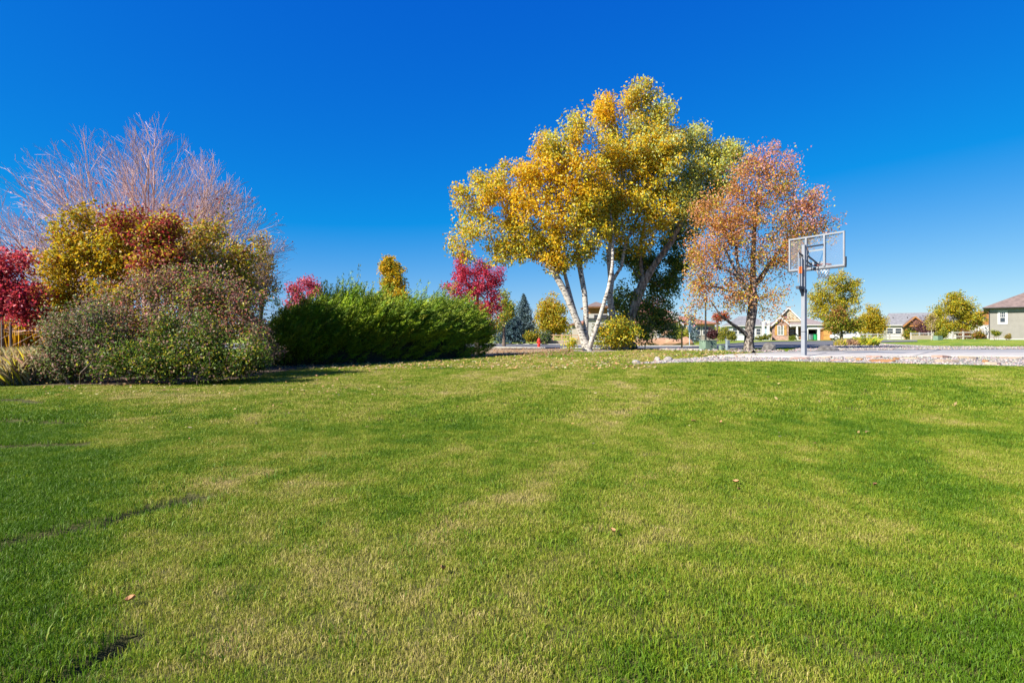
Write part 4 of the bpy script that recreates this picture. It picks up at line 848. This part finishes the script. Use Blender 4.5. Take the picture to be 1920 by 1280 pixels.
litter(1100, (925, 1075, 653, 668), .09, 'brown leaf litter on the mulch right of the hedge', 404, [(.40, .24, .12), (.46, .32, .16), (.30, .16, .08)])
litter(90, (200, 1800, 700, 840), .055, 'few stray leaves on the middle lawn', 405, LC)
for i, (px, py, lb) in enumerate(((1386, 927, 'curled brown leaf, lower of a close pair on the lawn'), (1380, 912, 'curled brown leaf, upper of a close pair on the lawn'), (1150, 1008, 'tan leaf lying alone on the centre of the lawn'), (830, 1080, 'pinkish leaf on the dry patch of the near lawn'), (1640, 918, 'reddish leaf on the right side of the lawn'), (247, 1138, 'tan leaf on the left near lawn'), (1300, 795, 'small tan leaf on the lawn below the gravel'), (1352, 797, 'small brown leaf on the lawn below the gravel'))):
    x, y = gp(px, py); r = np.random.default_rng(500+i); b = MB(); L = .028
    rows = [(-1, .05), (-.5, .5), (0, .62), (.5, .4), (1, .03)]; V = []
    for t, w_ in rows: V += [(t*L, -w_*L, .012+.012*w_+.01*t*t), (t*L, 0, .006*t*t), (t*L, w_*L, .012+.012*w_+.01*t*t)]
    b.add(V, [(k*3+j, k*3+3+j, k*3+4+j, k*3+1+j) for k in range(4) for j in range(2)])
    o = b.build('fallen_leaf', 'dry_leaf', smooth=True); o.location = (x, y, g1(x, y)+.042); o.rotation_euler = (r.normal()*.3, r.normal()*.3, r.random()*6.28); tag(o, lb, 'leaf', 'single leaves on the lawn') if True else None

# ================================================================== BASKETBALL HOOP
def hoop():
    bx, by = 9.12, 17.77; root = empty('basketball_hoop', (bx, by, g1(bx, by)+.05), math.atan2(.505, .86), 'adjustable basketball hoop with clear backboard on a grey steel pole', 'basketball hoop')
    gz_ = root.location.z; G = 'galvanised'
    pole = MB().box(-.062, .062, -.062, .062, -.1, 2.02).build('pole', G, root, bevel=.008)
    MB().box(-.067, .067, -.067, .067, .73, .745).build('weld_band', 'steel_dark', pole)
    MB().box(-.05, .05, -.05, .05, 2.021, 4.26-gz_).build('upper_pole', G, root, bevel=.006)
    MB().box(-.068, .068, -.068, .068, 1.95, 2.06).build('pole_collar', 'steel_dark', root, bevel=.006)
    zb, zt, hw, xb = 3.56-gz_, 4.62-gz_, .915, .60
    fr = MB(); w = .048
    fr.box(xb, xb+.045, -hw, hw, zb, zb+w); fr.box(xb, xb+.045, -hw, hw, zt-w, zt); fr.box(xb+.001, xb+.044, -hw, -hw+w, zb+w, zt-w); fr.box(xb+.001, xb+.044, hw-w, hw, zb+w, zt-w)
    fo = fr.build('backboard_frame', G, root)
    for yy in (-.30, .30): MB().box(xb-.035, xb+.012, yy-.03, yy+.03, zb+w, zt-w).build('frame_upright', G, root)
    MB().box(xb+.046, xb+.058, -hw+.005, hw-.005, zb+.005, zt-.005).build('glass_board', 'clear_board', root)
    tq = MB(); z0 = zb+.16; 
    for a in ((-.305, -.255, z0, z0+.45), (.255, .305, z0, z0+.45)): tq.box(xb+.0585, xb+.0605, *a)
    tq.box(xb+.0586, xb+.0606, -.255, .255, z0+.40, z0+.45); tq.box(xb+.0586, xb+.0606, -.255, .255, z0, z0+.05); tq.build('target_square', 'rail_white', root)
    pd = MB(); pd.box(xb-.012, xb+.075, -hw-.03, hw+.03, zb-.05, zb-.002); pd.box(xb-.012, xb+.075, -hw-.035, -hw-.002, zb-.002, zb+.28); pd.box(xb-.012, xb+.075, hw+.002, hw+.035, zb-.002, zb+.28); pd.build('edge_padding', 'steel_dark', root, bevel=.012)
    for yy in (-.11, .11):
        MB().bar((.0, yy, 4.18-gz_), (xb-.02, yy*2.6, zb+.72), .022, .05).build('upper_arm', 'steel_dark', root)
        MB().bar((.0, yy, 3.92-gz_), (xb-.01, yy, zb+.12), .022, .05).build('lower_arm', 'steel_dark', root)
        MB().bar((-.02, yy*.7, 3.62-gz_), (xb-.01, yy, zb+.06), .018, .03).build('brace_arm', 'steel_dark', root)
    MB().bar((-.28, 0, 4.0-gz_), (.1, 0, 3.86-gz_), .03, .05).build('lever_arm', 'steel_dark', root)
    MB().tube([(-.28, 0, 4.0-gz_), (-.29, 0, 2.25)], .016, 8).build('adjuster_rod', G, root)
    MB().box(-.17, -.10, -.035, .035, 2.15, 3.85-gz_).build('lift_tube', G, root, bevel=.006)
    MB().box(-.185, -.171, -.05, .05, 2.55, 2.76).build('height_marker', 'paint_orange', root)
    cr = MB(); cr.box(-.34, -.063, -.05, .05, 2.06, 2.15); cr.bar((-.06, 0, 1.86), (-.2, 0, 2.07), .05, .05); cr.build('crank_bracket', 'steel_dark', root, bevel=.006)
    MB().box(xb+.06, xb+.20, -.09, .09, zb+.09, zb+.15).build('rim_plate', 'paint_orange', root)
    c = (xb+.20+.22, 0); k = 28; ring = [(c[0]+.23*math.cos(6.2832*j/k), .23*math.sin(6.2832*j/k), zb+.15) for j in range(k+1)]
    rim = MB().tube(ring, .016, 8, cap=False).build('rim', 'paint_orange', root, smooth=True)
    nt = MB(); lev = [(.23, .0), (.20, .12), (.165, .24), (.14, .34), (.135, .43)]
    for j in range(12):
        for sg in (-1, 1):
            P = [(c[0]+r_*math.cos(6.2832*(j+sg*.5*i)/12), r_*math.sin(6.2832*(j+sg*.5*i)/12), zb+.14-d) for i, (r_, d) in enumerate(lev)]; nt.tube(P, .009, 4, cap=False)
    nt.build('net', 'net_white', root)
    bp_ = MB().box(-.13, .13, -.13, .13, -.012, .012).build('base_plate', G, root)
hoop()

# ================================================================== STREET THINGS
def hydrant():
    b0 = on(1010.5, 40); ro = empty('fire_hydrant', b0, .5, 'red fire hydrant on the verge by the street', 'fire hydrant')
    MB().lathe([(.15, -.05), (.15, .05), (.10, .06), (.10, .45), (.13, .46), (.13, .5), (.10, .52)], 14).build('barrel', 'steel_red', ro, smooth=False)
    MB().lathe([(.12, .521), (.11, .58), (.07, .64), (.03, .66), (.03, .70)], 14).build('bonnet', 'steel_red', ro)
    MB().tube([(-.17, 0, .38), (.17, 0, .38)], .045, 10).build('hose_nozzle', 'steel_red', ro); MB().tube([(0, -.19, .33), (0, 0, .33)], .06, 10).build('pumper_nozzle', 'steel_red', ro)
hydrant()
def ubox(label, px, py, w, d, h, m, cap=True, cat='utility box'):
    x, y = gp(px, py); ro = empty('utility_box', (x, y+d/2, g1(x, y)), .25, label, cat)
    b = MB(); b.prism_y([(-w/2, -.05), (w/2, -.05), (w*.47, h*.93), (-w*.47, h*.93)], -d/2, d/2); b.build('cabinet', m, ro, bevel=.01)
    if cap: MB().box(-w*.5, w*.5, -d*.52, d*.52, h*.931, h).build('lid', m, ro, bevel=.012)
    MB().box(-.03, .03, -d/2-.015, -d/2-.001, h*.35, h*.5).build('latch', 'steel_dark', ro)
ubox('large green utility box left of the orange tree', 1331, 657.6, .60, .5, .47, 'utility_green')
ubox('small pale green utility pedestal, lowest of three', 1354.5, 657.8, .18, .18, .25, 'utility_green')
ubox('slim blue grey utility pedestal nearest the orange tree', 1365.5, 657.8, .14, .14, .46, 'utility_grey')
ubox('green utility cabinet on the far lawn by the white fence', 1762, 637.4, .75, .6, .5, 'utility_green')
b0 = on(1278.5, 30); h = at(1278, 622, 30)[2]-b0[2]; ro = empty('marker_post', b0, 0, 'thin yellow wooden marker post by the near kerb', 'post')
MB().box(-.035, .035, -.03, .03, -.1, h).build('stake', 'post_wood', ro); MB().prism_y([(-.035, h+.001), (.035, h+.001), (0, h+.06)], -.03, .03).build('tip', 'post_wood', ro)
b0 = on(1293.5, 46); zt = at(1293, 607, 46)[2]-b0[2]; ro = empty('stop_sign', b0, rad(52), 'octagonal traffic sign seen from behind at the street corner', 'street sign')
MB().bar((0, .03, -.1), (0, .03, zt+.02), .05, .04).build('post', 'sign_back', ro)
MB().prism_y([(.38*math.cos(rad(22.5+45*k)), zt-.36+.38*math.sin(rad(22.5+45*k))) for k in range(8)], -.006, .006).build('plate', 'sign_back', ro)
b0 = on(1323, 52); zt = at(1323, 560, 52)[2]-b0[2]; ro = empty('street_lamp', b0, 0, 'black street lamp post rising into the orange tree', 'street lamp')
MB().lathe([(.16, -.05), (.16, .3), (.10, .35)], 12).build('base', 'pole_black', ro); MB().tube([(0, 0, .3), (0, 0, zt-.3)], [.09, .065], 10).build('post', 'pole_black', ro)
MB().lathe([(.07, zt-.3), (.16, zt-.25), (.18, zt), (.05, zt+.12)], 12).build('lantern', 'pole_black', ro)

def rail_fence(label, pts, h, rails, m, pw=.13, rh=.11, name='rail_fence', group=None):
    b0 = np.array([pts[0][0], pts[0][1], g1(*pts[0])]); ro = empty(name, b0, 0, label, 'fence', group); P = [np.array([p[0], p[1], g1(*p)])-b0 for p in pts]
    for p in P: MB().box(p[0]-pw/2, p[0]+pw/2, p[1]-pw/2, p[1]+pw/2, p[2]-.1, p[2]+h).build('post', m, ro)
    for a, b in zip(P[:-1], P[1:]):
        for rz_ in rails: MB().bar(a+np.array([0, -.02, rz_]), b+np.array([0, -.02, rz_]), .05, rh).build('rail', m, ro)
rail_fence('brown wooden three rail fence across the street', [gp(px, 639.5)[0:1] + (60+0*px,) if False else ((px-960)/F*60, 60) for px in (1022, 1037.5, 1053.5, 1069.5, 1085)], 1.05, (.25, .60, .93), 'rail_wood')
rail_fence('white two rail fence behind the parked car', [((px-960)/F*97, 97) for px in (1604, 1626, 1646, 1668, 1690)], 1.15, (.45, .95), 'rail_white', .16, .15)
rail_fence('white rail fence before the purple plum tree', [((px-960)/F*84, 84) for px in (1708, 1724, 1741, 1757)], 1.05, (.40, .90), 'rail_white', .15, .14)
rail_fence('white rail fence under the big olive tree', [((px-960)/F*74, 74) for px in (1786, 1806, 1828)], 1.05, (.40, .90), 'rail_white', .15, .13)
b0 = np.array([(1734-960)/F*83, 83, 0]); b0[2] = g1(b0[0], b0[1]); wl_ = MB(); wl_.box(-2.0, 1.9, -.12, .12, -.1, .62); q = wl_.build('garden_wall', 'wall_cream', None, bevel=.02); q.location = tuple(b0); tag(q, 'low cream garden wall below the white fence', 'wall')
b0 = np.array([(1058-960)/F*57.5, 57.5, 0]); b0[2] = g1(b0[0], b0[1]); wl_ = MB(); wl_.box(-1.9, 2.4, -.2, .2, -.1, .42); q = wl_.build('garden_wall', 'stone_buff', None, bevel=.04); q.location = tuple(b0); tag(q, 'low buff stone wall in front of the wooden fence', 'wall')

# ================================================================== HOUSES
class House:
    def __init__(s, name, label, px, Z, rz=0.):
        s.Z, s.px = Z, px; s.k = math.cos(rz)+abs((px-960)/F*math.sin(rz)); b0 = on(px, Z); s.root = empty(name, b0, rz, label, 'house'); s.b = b0
    def x(s, px): return (px-s.px)*s.Z/F/s.k
    def z(s, py): return CAMZ+(HZ-py)/F*s.Z-s.b[2]
    def part(s, name, mb, m, parent=None, bevel=0.): return mb.build(name, m, parent or s.root, bevel)
    def wall(s, x0, x1, y0, y1, z1, m, z0=-.4): return s.part('wall', MB().box(x0, x1, y0, y1, z0, z1), m)
    def hip(s, x0, x1, y0, y1, z0, rise, m, ov=.45, inset=None, name='roof'):
        x0, x1, y0, y1 = x0-ov, x1+ov, y0-ov, y1+ov; d = inset if inset is not None else (y1-y0)/2; d = min(d, (x1-x0)/2-.01); ym = (y0+y1)/2
        b = MB().add([(x0,y0,z0),(x1,y0,z0),(x1,y1,z0),(x0,y1,z0),(x0+d,ym,z0+rise),(x1-d,ym,z0+rise)], [(0,1,5,4),(1,2,5),(2,3,4,5),(3,0,4),(3,2,1,0)]); r_ = s.part(name, b, m)
        s.part('fascia', MB().box(x0+.03, x1-.03, y0+.03, y1-.03, z0-.18, z0-.004), s.fas, r_); return r_
    fas = 'trim_dark'
    def gable(s, xc, hw, y0, y1, z0, rise, mroof, mwall, ov=.35, trim='trim_white', th=.16):
        s.part('gable_wall', MB().prism_y([(xc-hw, z0), (xc+hw, z0), (xc, z0+rise)], y0, y1), mwall)
        k = rise/hw; r_ = MB()
        for sg in (-1, 1): r_.prism_y([(xc, z0+rise+.01), (xc, z0+rise+th), (xc+sg*(hw+ov), z0-ov*k+th), (xc+sg*(hw+ov), z0-ov*k+.01)][::sg], y0-ov, y1)
        ro_ = s.part('gable_roof', r_, mroof); t = MB()
        for sg in (-1, 1): t.prism_y([(xc, z0+rise-.12), (xc, z0+rise+th+.03), (xc+sg*(hw+ov+.02), z0-ov*k+th+.03), (xc+sg*(hw+ov+.02), z0-ov*k-.12)][::sg], y0-ov-.06, y0-ov-.002)
        s.part('rake_trim', t, trim, ro_); return ro_
    def window(s, x, z, w, h, y, frame='trim_white', pane='glass_dark', mull=True, fw=.12):
        f = MB(); f.box(x-w/2, x+w/2, y-.06, y, z, z+fw); f.box(x-w/2, x+w/2, y-.06, y, z+h-fw, z+h); f.box(x-w/2, x-w/2+fw, y-.058, y, z+fw, z+h-fw); f.box(x+w/2-fw, x+w/2, y-.058, y, z+fw, z+h-fw)
        if mull: f.box(x-w/2+fw, x+w/2-fw, y-.05, y, z+h*.47, z+h*.47+.07)
        o = s.part('window', f, frame); s.part('pane', MB().box(x-w/2+fw, x+w/2-fw, y-.025, y-.004, z+fw, z+h-fw), pane, o); return o

# right: grey stucco house
h_ = House('stucco_house', 'grey stucco house with brown hip roof at the right edge', 1856, 66, math.atan2(-.64, .77)); h_.fas = 'trim_dark'
W = 3.62
h_.wall(0, 13, 0, 11, W, 'stucco_grey'); h_.hip(0, 13, 0, 11, W+.12, 2.9, 'roof_brown', .6)
h_.part('eave_band', MB().box(-.02, 13.02, -.03, -.001, W-.38, W-.06), 'fascia_blue')  # blue grey band along the top of the wall
h_.part('gutter', MB().tube([(-.66, -.66, W+.05), (13.6, -.66, W+.05)], .07, 8), 'trim_dark'); h_.part('downpipe', MB().tube([(-.06, -.07, W-.2), (-.06, -.07, .1)], .045, 8), 'trim_dark')
w1 = h_.window(1.12, 1.88, .68, 1.36, 0, fw=.13)
su = MB().box(.68, .78, -.04, -.002, 1.78, 3.34).box(1.46, 1.56, -.04, -.002, 1.78, 3.34).box(.78, 1.46, -.04, -.002, 1.76, 1.88).box(.78, 1.46, -.04, -.002, 3.24, 3.36); h_.part('window_surround', su, 'trim_white', w1)
h_.part('grille', MB().box(.92, 1.32, -.045, -.03, 2.88, 2.92).box(1.02, 1.05, -.046, -.03, 2.6, 3.1).box(1.19, 1.22, -.046, -.03, 2.6, 3.1), 'trim_white', w1)
h_.part('roof_vent', MB().tube([(4.2, 2.2, W+1.1), (4.2, 2.2, W+2.0)], .06, 8), 'roof_grey'); h_.part('foundation', MB().box(-.01, 13.01, -.025, 0, -.4, .16), 'concrete')
# orange wooden barn behind it
h_ = House('wooden_barn', 'orange board sided barn gable behind the stucco house', 1847, 92, -.66)
h_.wall(-2.2, 1.8, 0, 6, h_.z(609), 'wall_white'); h_.part('board_wall', MB().box(-2.21, 1.81, -.03, 6, h_.z(609), h_.z(592)), 'wood_orange'); h_.gable(.1, 2.1, -.03, 6, h_.z(592), h_.z(583.6)-h_.z(592), 'roof_brown', 'wood_orange', .3, 'wood_brown')
for k in range(6): h_.part('batten', MB().box(-2.0+k*.7, -1.94+k*.7, -.06, -.031, h_.z(609), h_.z(592)), 'wood_brown')
h_.window(-.2, h_.z(601), .9, .7, -.03, 'wood_brown')
# grey roofed white house with portico
h_ = House('white_house', 'white house with long grey roof and brown timber portico', 1715, 112, -.5); h_.fas = 'trim_white'
ze = h_.z(609.5); h_.wall(h_.x(1662), h_.x(1830), 0, 9, ze, 'wall_white'); h_.hip(h_.x(1662), h_.x(1830), 0, 9, ze+.1, h_.z(586)-ze, 'roof_grey', .5, 1.2)
h_.hip(h_.x(1745), h_.x(1835), -1.5, 8, ze+.35, h_.z(577.5)-ze-.4, 'roof_grey', .4, 5, 'upper_roof')
xc = h_.x(1712); h_.gable(xc, 1.55, -3.0, 1.5, h_.z(609), h_.z(595)-h_.z(609), 'roof_brown', 'wood_brown', .4, 'wood_orange')
for sg in (-1, 1): h_.part('portico_post', MB().box(xc+sg*1.4-.14, xc+sg*1.4+.14, -2.9, -2.6, -.3, h_.z(609)-.002), 'wood_brown')
h_.part('portico_beam', MB().box(xc-1.6, xc+1.6, -2.92, -2.65, h_.z(609)-.36, h_.z(609)-.003), 'wood_orange'); h_.part('entrance_wall', MB().box(xc-1.5, xc+1.5, -.5, -.02, -.3, ze-.05), 'stone_veneer'); h_.part('front_door', MB().box(xc+.2, xc+1.2, -.54, -.502, -.1, 2.1), 'wood_brown')
h_.window(xc-.7, .9, .9, 1.3, -.5); h_.window(h_.x(1668), 1.0, 1.2, 1.2, 0); h_.window(h_.x(1684), 1.0, 1.2, 1.2, 0)
for q in (1676, 1704, 1728, 1748): h_.part('roof_vent', MB().tube([(h_.x(q), 2.2, ze+.9), (h_.x(q), 2.2, ze+1.75)], .07, 6), 'trim_dark')
# stone gable house
h_ = House('stone_gable_house', 'cottage with pink stone front gable, porch and open garage', 1495, 105, -.38); h_.fas = 'trim_white'
ze = h_.z(609); X = h_.x
h_.wall(X(1447), X(1477), -2.0, 4, h_.z(609), 'stone_veneer'); xc = X(1462); h_.gable(xc, X(1477)-xc, -2.0, 4, ze, h_.z(596)-ze, 'roof_taupe', 'stone_veneer', .35, 'trim_white')
w1 = h_.window(xc, h_.z(628.5), 1.1, 1.8, -2.0, pane='glass_blind', fw=.13); h_.part('mullion', MB().box(xc-.05, xc+.05, -2.065, -2.0, h_.z(628.5)+.13, h_.z(628.5)+1.67), 'trim_white', w1)
for sg in (-1, 1): h_.part('shutter', MB().box(xc+sg*.78-.2, xc+sg*.78+.2, -2.05, -2.002, h_.z(628.5), h_.z(628.5)+1.8), 'shutter')
h_.part('stone_skirt', MB().box(X(1446.6), X(1477.4), -2.08, -1.98, -.3, .8), 'stone_pink')
h_.wall(X(1440), X(1513), 1.4, 10, ze, 'wall_cream'); h_.hip(X(1440), X(1546), -.2, 10, ze+.08, h_.z(595)-ze, 'roof_taupe', .45, 3.0)
h_.gable(X(1479), X(1505)-X(1479), .9, 6, h_.z(603), h_.z(577)-h_.z(603), 'roof_taupe', 'wall_cream', .3); h_.window(X(1473.5), h_.z(596), .45, .95, .9, 'trim_dark', 'glass_dark', False, .06)
for q in (1494, 1509): h_.part('porch_column', MB().prism_y([(X(q)-.22, 0), (X(q)+.22, 0), (X(q)+.13, ze-.12), (X(q)-.13, ze-.12)], -.5, -.15), 'trim_white')
h_.part('porch_beam', MB().box(X(1477.6), X(1512), -.55, -.1, ze-.28, ze-.115), 'trim_white'); h_.part('porch_floor', MB().box(X(1477.6), X(1512), -.6, 1.39, -.3, .15), 'concrete')
h_.part('front_door', MB().box(X(1500), X(1500)+.95, 1.34, 1.398, .15, 2.2), 'wood_brown'); h_.window(X(1487.5), .9, 1.2, 1.2, 1.4, 'wood_brown')
zg = h_.z(617); h_.part('wall', MB().box(X(1512), X(1515), -.2, 9.9, -.3, ze).box(X(1532), X(1545), -.2, 9.9, -.3, ze).box(X(1515), X(1532), -.2, .2, zg, ze), 'siding_white')
h_.part('garage_interior', MB().box(X(1515), X(1532), 5.2, 5.5, -.3, zg).box(X(1515), X(1532), .2, 5.2, zg, zg+.1), 'garage_dark'); h_.part('garage_door', MB().box(X(1515.5), X(1531.5), .21, 2.3, zg-.12, zg-.04), 'trim_white')
h_.part('garage_trim', MB().box(X(1514), X(1515)-.002, -.24, -.201, 0, zg+.15).box(X(1532)+.002, X(1533), -.24, -.201, 0, zg+.15).box(X(1515), X(1532), -.24, -.201, zg, zg+.15), 'trim_white')
h_.part('house_medallion', MB().tube([(X(1537.8), -.26, h_.z(622.5)), (X(1537.8), -.21, h_.z(622.5))], .26, 14), 'sign_back')
# shed
h_ = House('garden_shed', 'orange timber shed beside the open garage', 1550, 101, -.4); h_.root['category'] = 'shed'
h_.wall(-.85, .85, 0, 2, h_.z(618), 'wood_orange'); h_.gable(0, .85, 0, 2, h_.z(618), h_.z(613.5)-h_.z(618), 'roof_brown', 'wood_orange', .15, 'wood_brown', .08); h_.part('door', MB().box(-.5, .5, -.04, -.002, .05, h_.z(619)), 'shutter'); h_.part('door_brace', MB().box(-.5, .5, -.06, -.041, .8, .9), 'wood_brown')
# bins and car
def wheelie(label, px, Z, m):
    b0 = on(px, Z); ro = empty('wheelie_bin', b0, .2, label, 'bin'); MB().prism_y([(-.26, .06), (.26, .06), (.32, 1.0), (-.32, 1.0)], -.33, .33).build('body', m, ro, bevel=.03); MB().box(-.34, .34, -.37, .37, 1.001, 1.08).build('lid', m, ro, bevel=.03)
    for sg in (-1, 1): MB().tube([(sg*.24, .3, .1), (sg*.31, .3, .1)], .1, 10).build('wheel', 'tyre', ro)
wheelie('bright green wheelie bin in the garage opening', 1529.5, 104, 'bin_green'); wheelie('grey wheelie bin inside the garage opening', 1519.5, 104.3, 'bin_grey')
def suv():
    b0 = on(1583, 100); ro = empty('parked_car', b0, rad(158), 'white sport utility car parked under the red topped tree', 'car')
    low = [(-2.25, .35), (2.25, .35), (2.32, .6), (2.25, .92), (1.25, 1.05), (-2.2, 1.06), (-2.32, .8)]; body = MB().prism_y(low, -.92, .92).build('body', 'car_white', ro, bevel=.06)
    top = [(1.25, 1.045), (.45, 1.62), (-1.75, 1.64), (-2.2, 1.055)]; MB().prism_y(top, -.80, .80).build('cabin', 'car_white', ro, bevel=.05)
    for sg in (-1, 1):
        for px_ in ([(1.02, 1.1), (.42, 1.53), (-.1, 1.55), (-.1, 1.1)], [(-.18, 1.1), (-.18, 1.55), (-1.0, 1.55), (-1.0, 1.1)], [(-1.08, 1.1), (-1.08, 1.55), (-1.6, 1.54), (-1.85, 1.1)]): MB().prism_y(px_, *sorted((sg*.795, sg*.812))).build('side_window', 'glass_dark', ro)
        for xw in (-1.4, 1.4):
            w_ = MB().tube([(xw, sg*.74, .35), (xw, sg*.94, .35)], .35, 20).build('wheel', 'tyre', ro); MB().tube([(xw, sg*.93, .35), (xw, sg*.955, .35)], .22, 14).build('rim', 'rim_metal', w_)
        MB().box(-2.36, -2.2, sg*.72-.14, sg*.72+.14, .85, 1.02).build('tail_light', 'lamp_red', ro); MB().box(2.2, 2.34, sg*.7-.18, sg*.7+.18, .68, .82).build('headlight', 'glass_blind', ro)
    rw = MB().add([(-2.185, -.66, 1.1), (-2.185, .66, 1.1), (-1.83, .62, 1.56), (-1.83, -.62, 1.56)], [(0, 3, 2, 1)]); rw.build('rear_window', 'glass_dark', ro); MB().add([(1.21, -.7, 1.1), (1.21, .7, 1.1), (.52, .66, 1.59), (.52, -.66, 1.59)], [(0, 1, 2, 3)]).build('windscreen', 'glass_dark', ro)
    MB().box(-2.38, -2.28, -.88, .88, .36, .58).build('bumper', 'trim_dark', ro, bevel=.03); MB().box(-2.335, -2.322, -.26, .26, .66, .79).build('number_plate', 'trim_white', ro)
suv()
# pale sided house behind the orange tree
h_ = House('pale_sided_house', 'pale blue sided house with dark grey roof behind the orange tree', 1408, 98, -.25); h_.fas = 'trim_white'; X = h_.x; ze = h_.z(610.5)
h_.wall(X(1368), X(1440), 0, 8, ze, 'siding_white'); h_.hip(X(1368), X(1440), 0, 8, ze+.1, h_.z(592)-ze, 'roof_grey', .45, 2.5)
for q, zz in ((1389, 1.0), (1378, 1.0), (1422, .9)): h_.window(X(q), zz, .9, 1.2, 0)
h_.part('porch_column', MB().box(X(1437.2)-.2, X(1437.2)+.2, -1.6, -1.2, -.3, h_.z(601)), 'trim_white'); h_.part('porch_column', MB().box(X(1428)-.2, X(1428)+.2, -1.6, -1.2, -.3, h_.z(604)), 'trim_white')
h_.part('pergola_beam', MB().box(X(1426), X(1441), -1.55, -1.25, h_.z(604)+.01, h_.z(604)+.25), 'trim_white'); h_.part('side_door', MB().box(X(1440)-.9, X(1440)-.1, -.04, -.002, 0, 2.0), 'sign_back')
# large brown roofed house behind the poplars
h_ = House('brown_roof_house', 'large stucco house with brown tile roofs and timber tower', 1215, 78); h_.fas = 'wood_brown'; X = h_.x; ze = h_.z(607)
h_.wall(X(1086), X(1345), 1, 9, ze, 'stucco_tan'); h_.hip(X(1086), X(1345), 1, 9, ze+.08, h_.z(590)-ze, 'roof_tile', .6)
h_.wall(X(1196), X(1262), 2, 8.5, h_.z(585), 'stucco_tan', 0); h_.hip(X(1196), X(1262), 2, 8.5, h_.z(585)+.05, h_.z(566)-h_.z(585), 'roof_tile', .5, None, 'upper_roof')
h_.wall(X(1102), X(1142), .4, 5, h_.z(588), 'wall_white', 0); h_.part('tower_wall', MB().box(X(1106), X(1140), .5, 4.8, h_.z(588), h_.z(575)), 'wood_orange'); h_.hip(X(1104), X(1142), .4, 5, h_.z(574.5), h_.z(563.5)-h_.z(574.5), 'roof_brown', .5, None, 'tower_roof')
h_.part('balcony_rail', MB().box(X(1102), X(1142), .25, .38, h_.z(601), h_.z(600)).box(X(1102), X(1142), .25, .38, h_.z(597), h_.z(596)), 'trim_dark')
h_.wall(X(1236), X(1256), -1.5, 1.0, h_.z(604), 'fascia_blue'); h_.hip(X(1234), X(1260), -1.5, 2, h_.z(604)+.05, h_.z(594)-h_.z(604), 'roof_tile', .35, None, 'bay_roof'); h_.part('stone_base', MB().box(X(1234), X(1257), -1.6, -1.502, -.3, h_.z(620)), 'sandstone')
h_.gable(X(1256), X(1278)-X(1256), .2, 1.0, h_.z(607), h_.z(588)-h_.z(607), 'roof_tile', 'wall_white', .25); h_.part('chimney', MB().box(X(1263), X(1273), .1, 1.6, 0, h_.z(590)), 'wall_white'); h_.part('chimney_cap', MB().box(X(1262), X(1274), .0, 1.7, h_.z(590)+.002, h_.z(586)), 'fascia_blue')
for q in (1242, 1250): h_.window(X(q), h_.z(618), .45, .9, -1.5, 'trim_dark')
for q in (1120, 1134): h_.window(X(q), h_.z(598), .8, .6, .4, 'trim_dark')
for q in (1100, 1165, 1310, 1330): h_.window(X(q), .9, 1.3, 1.3, 1, 'trim_white')
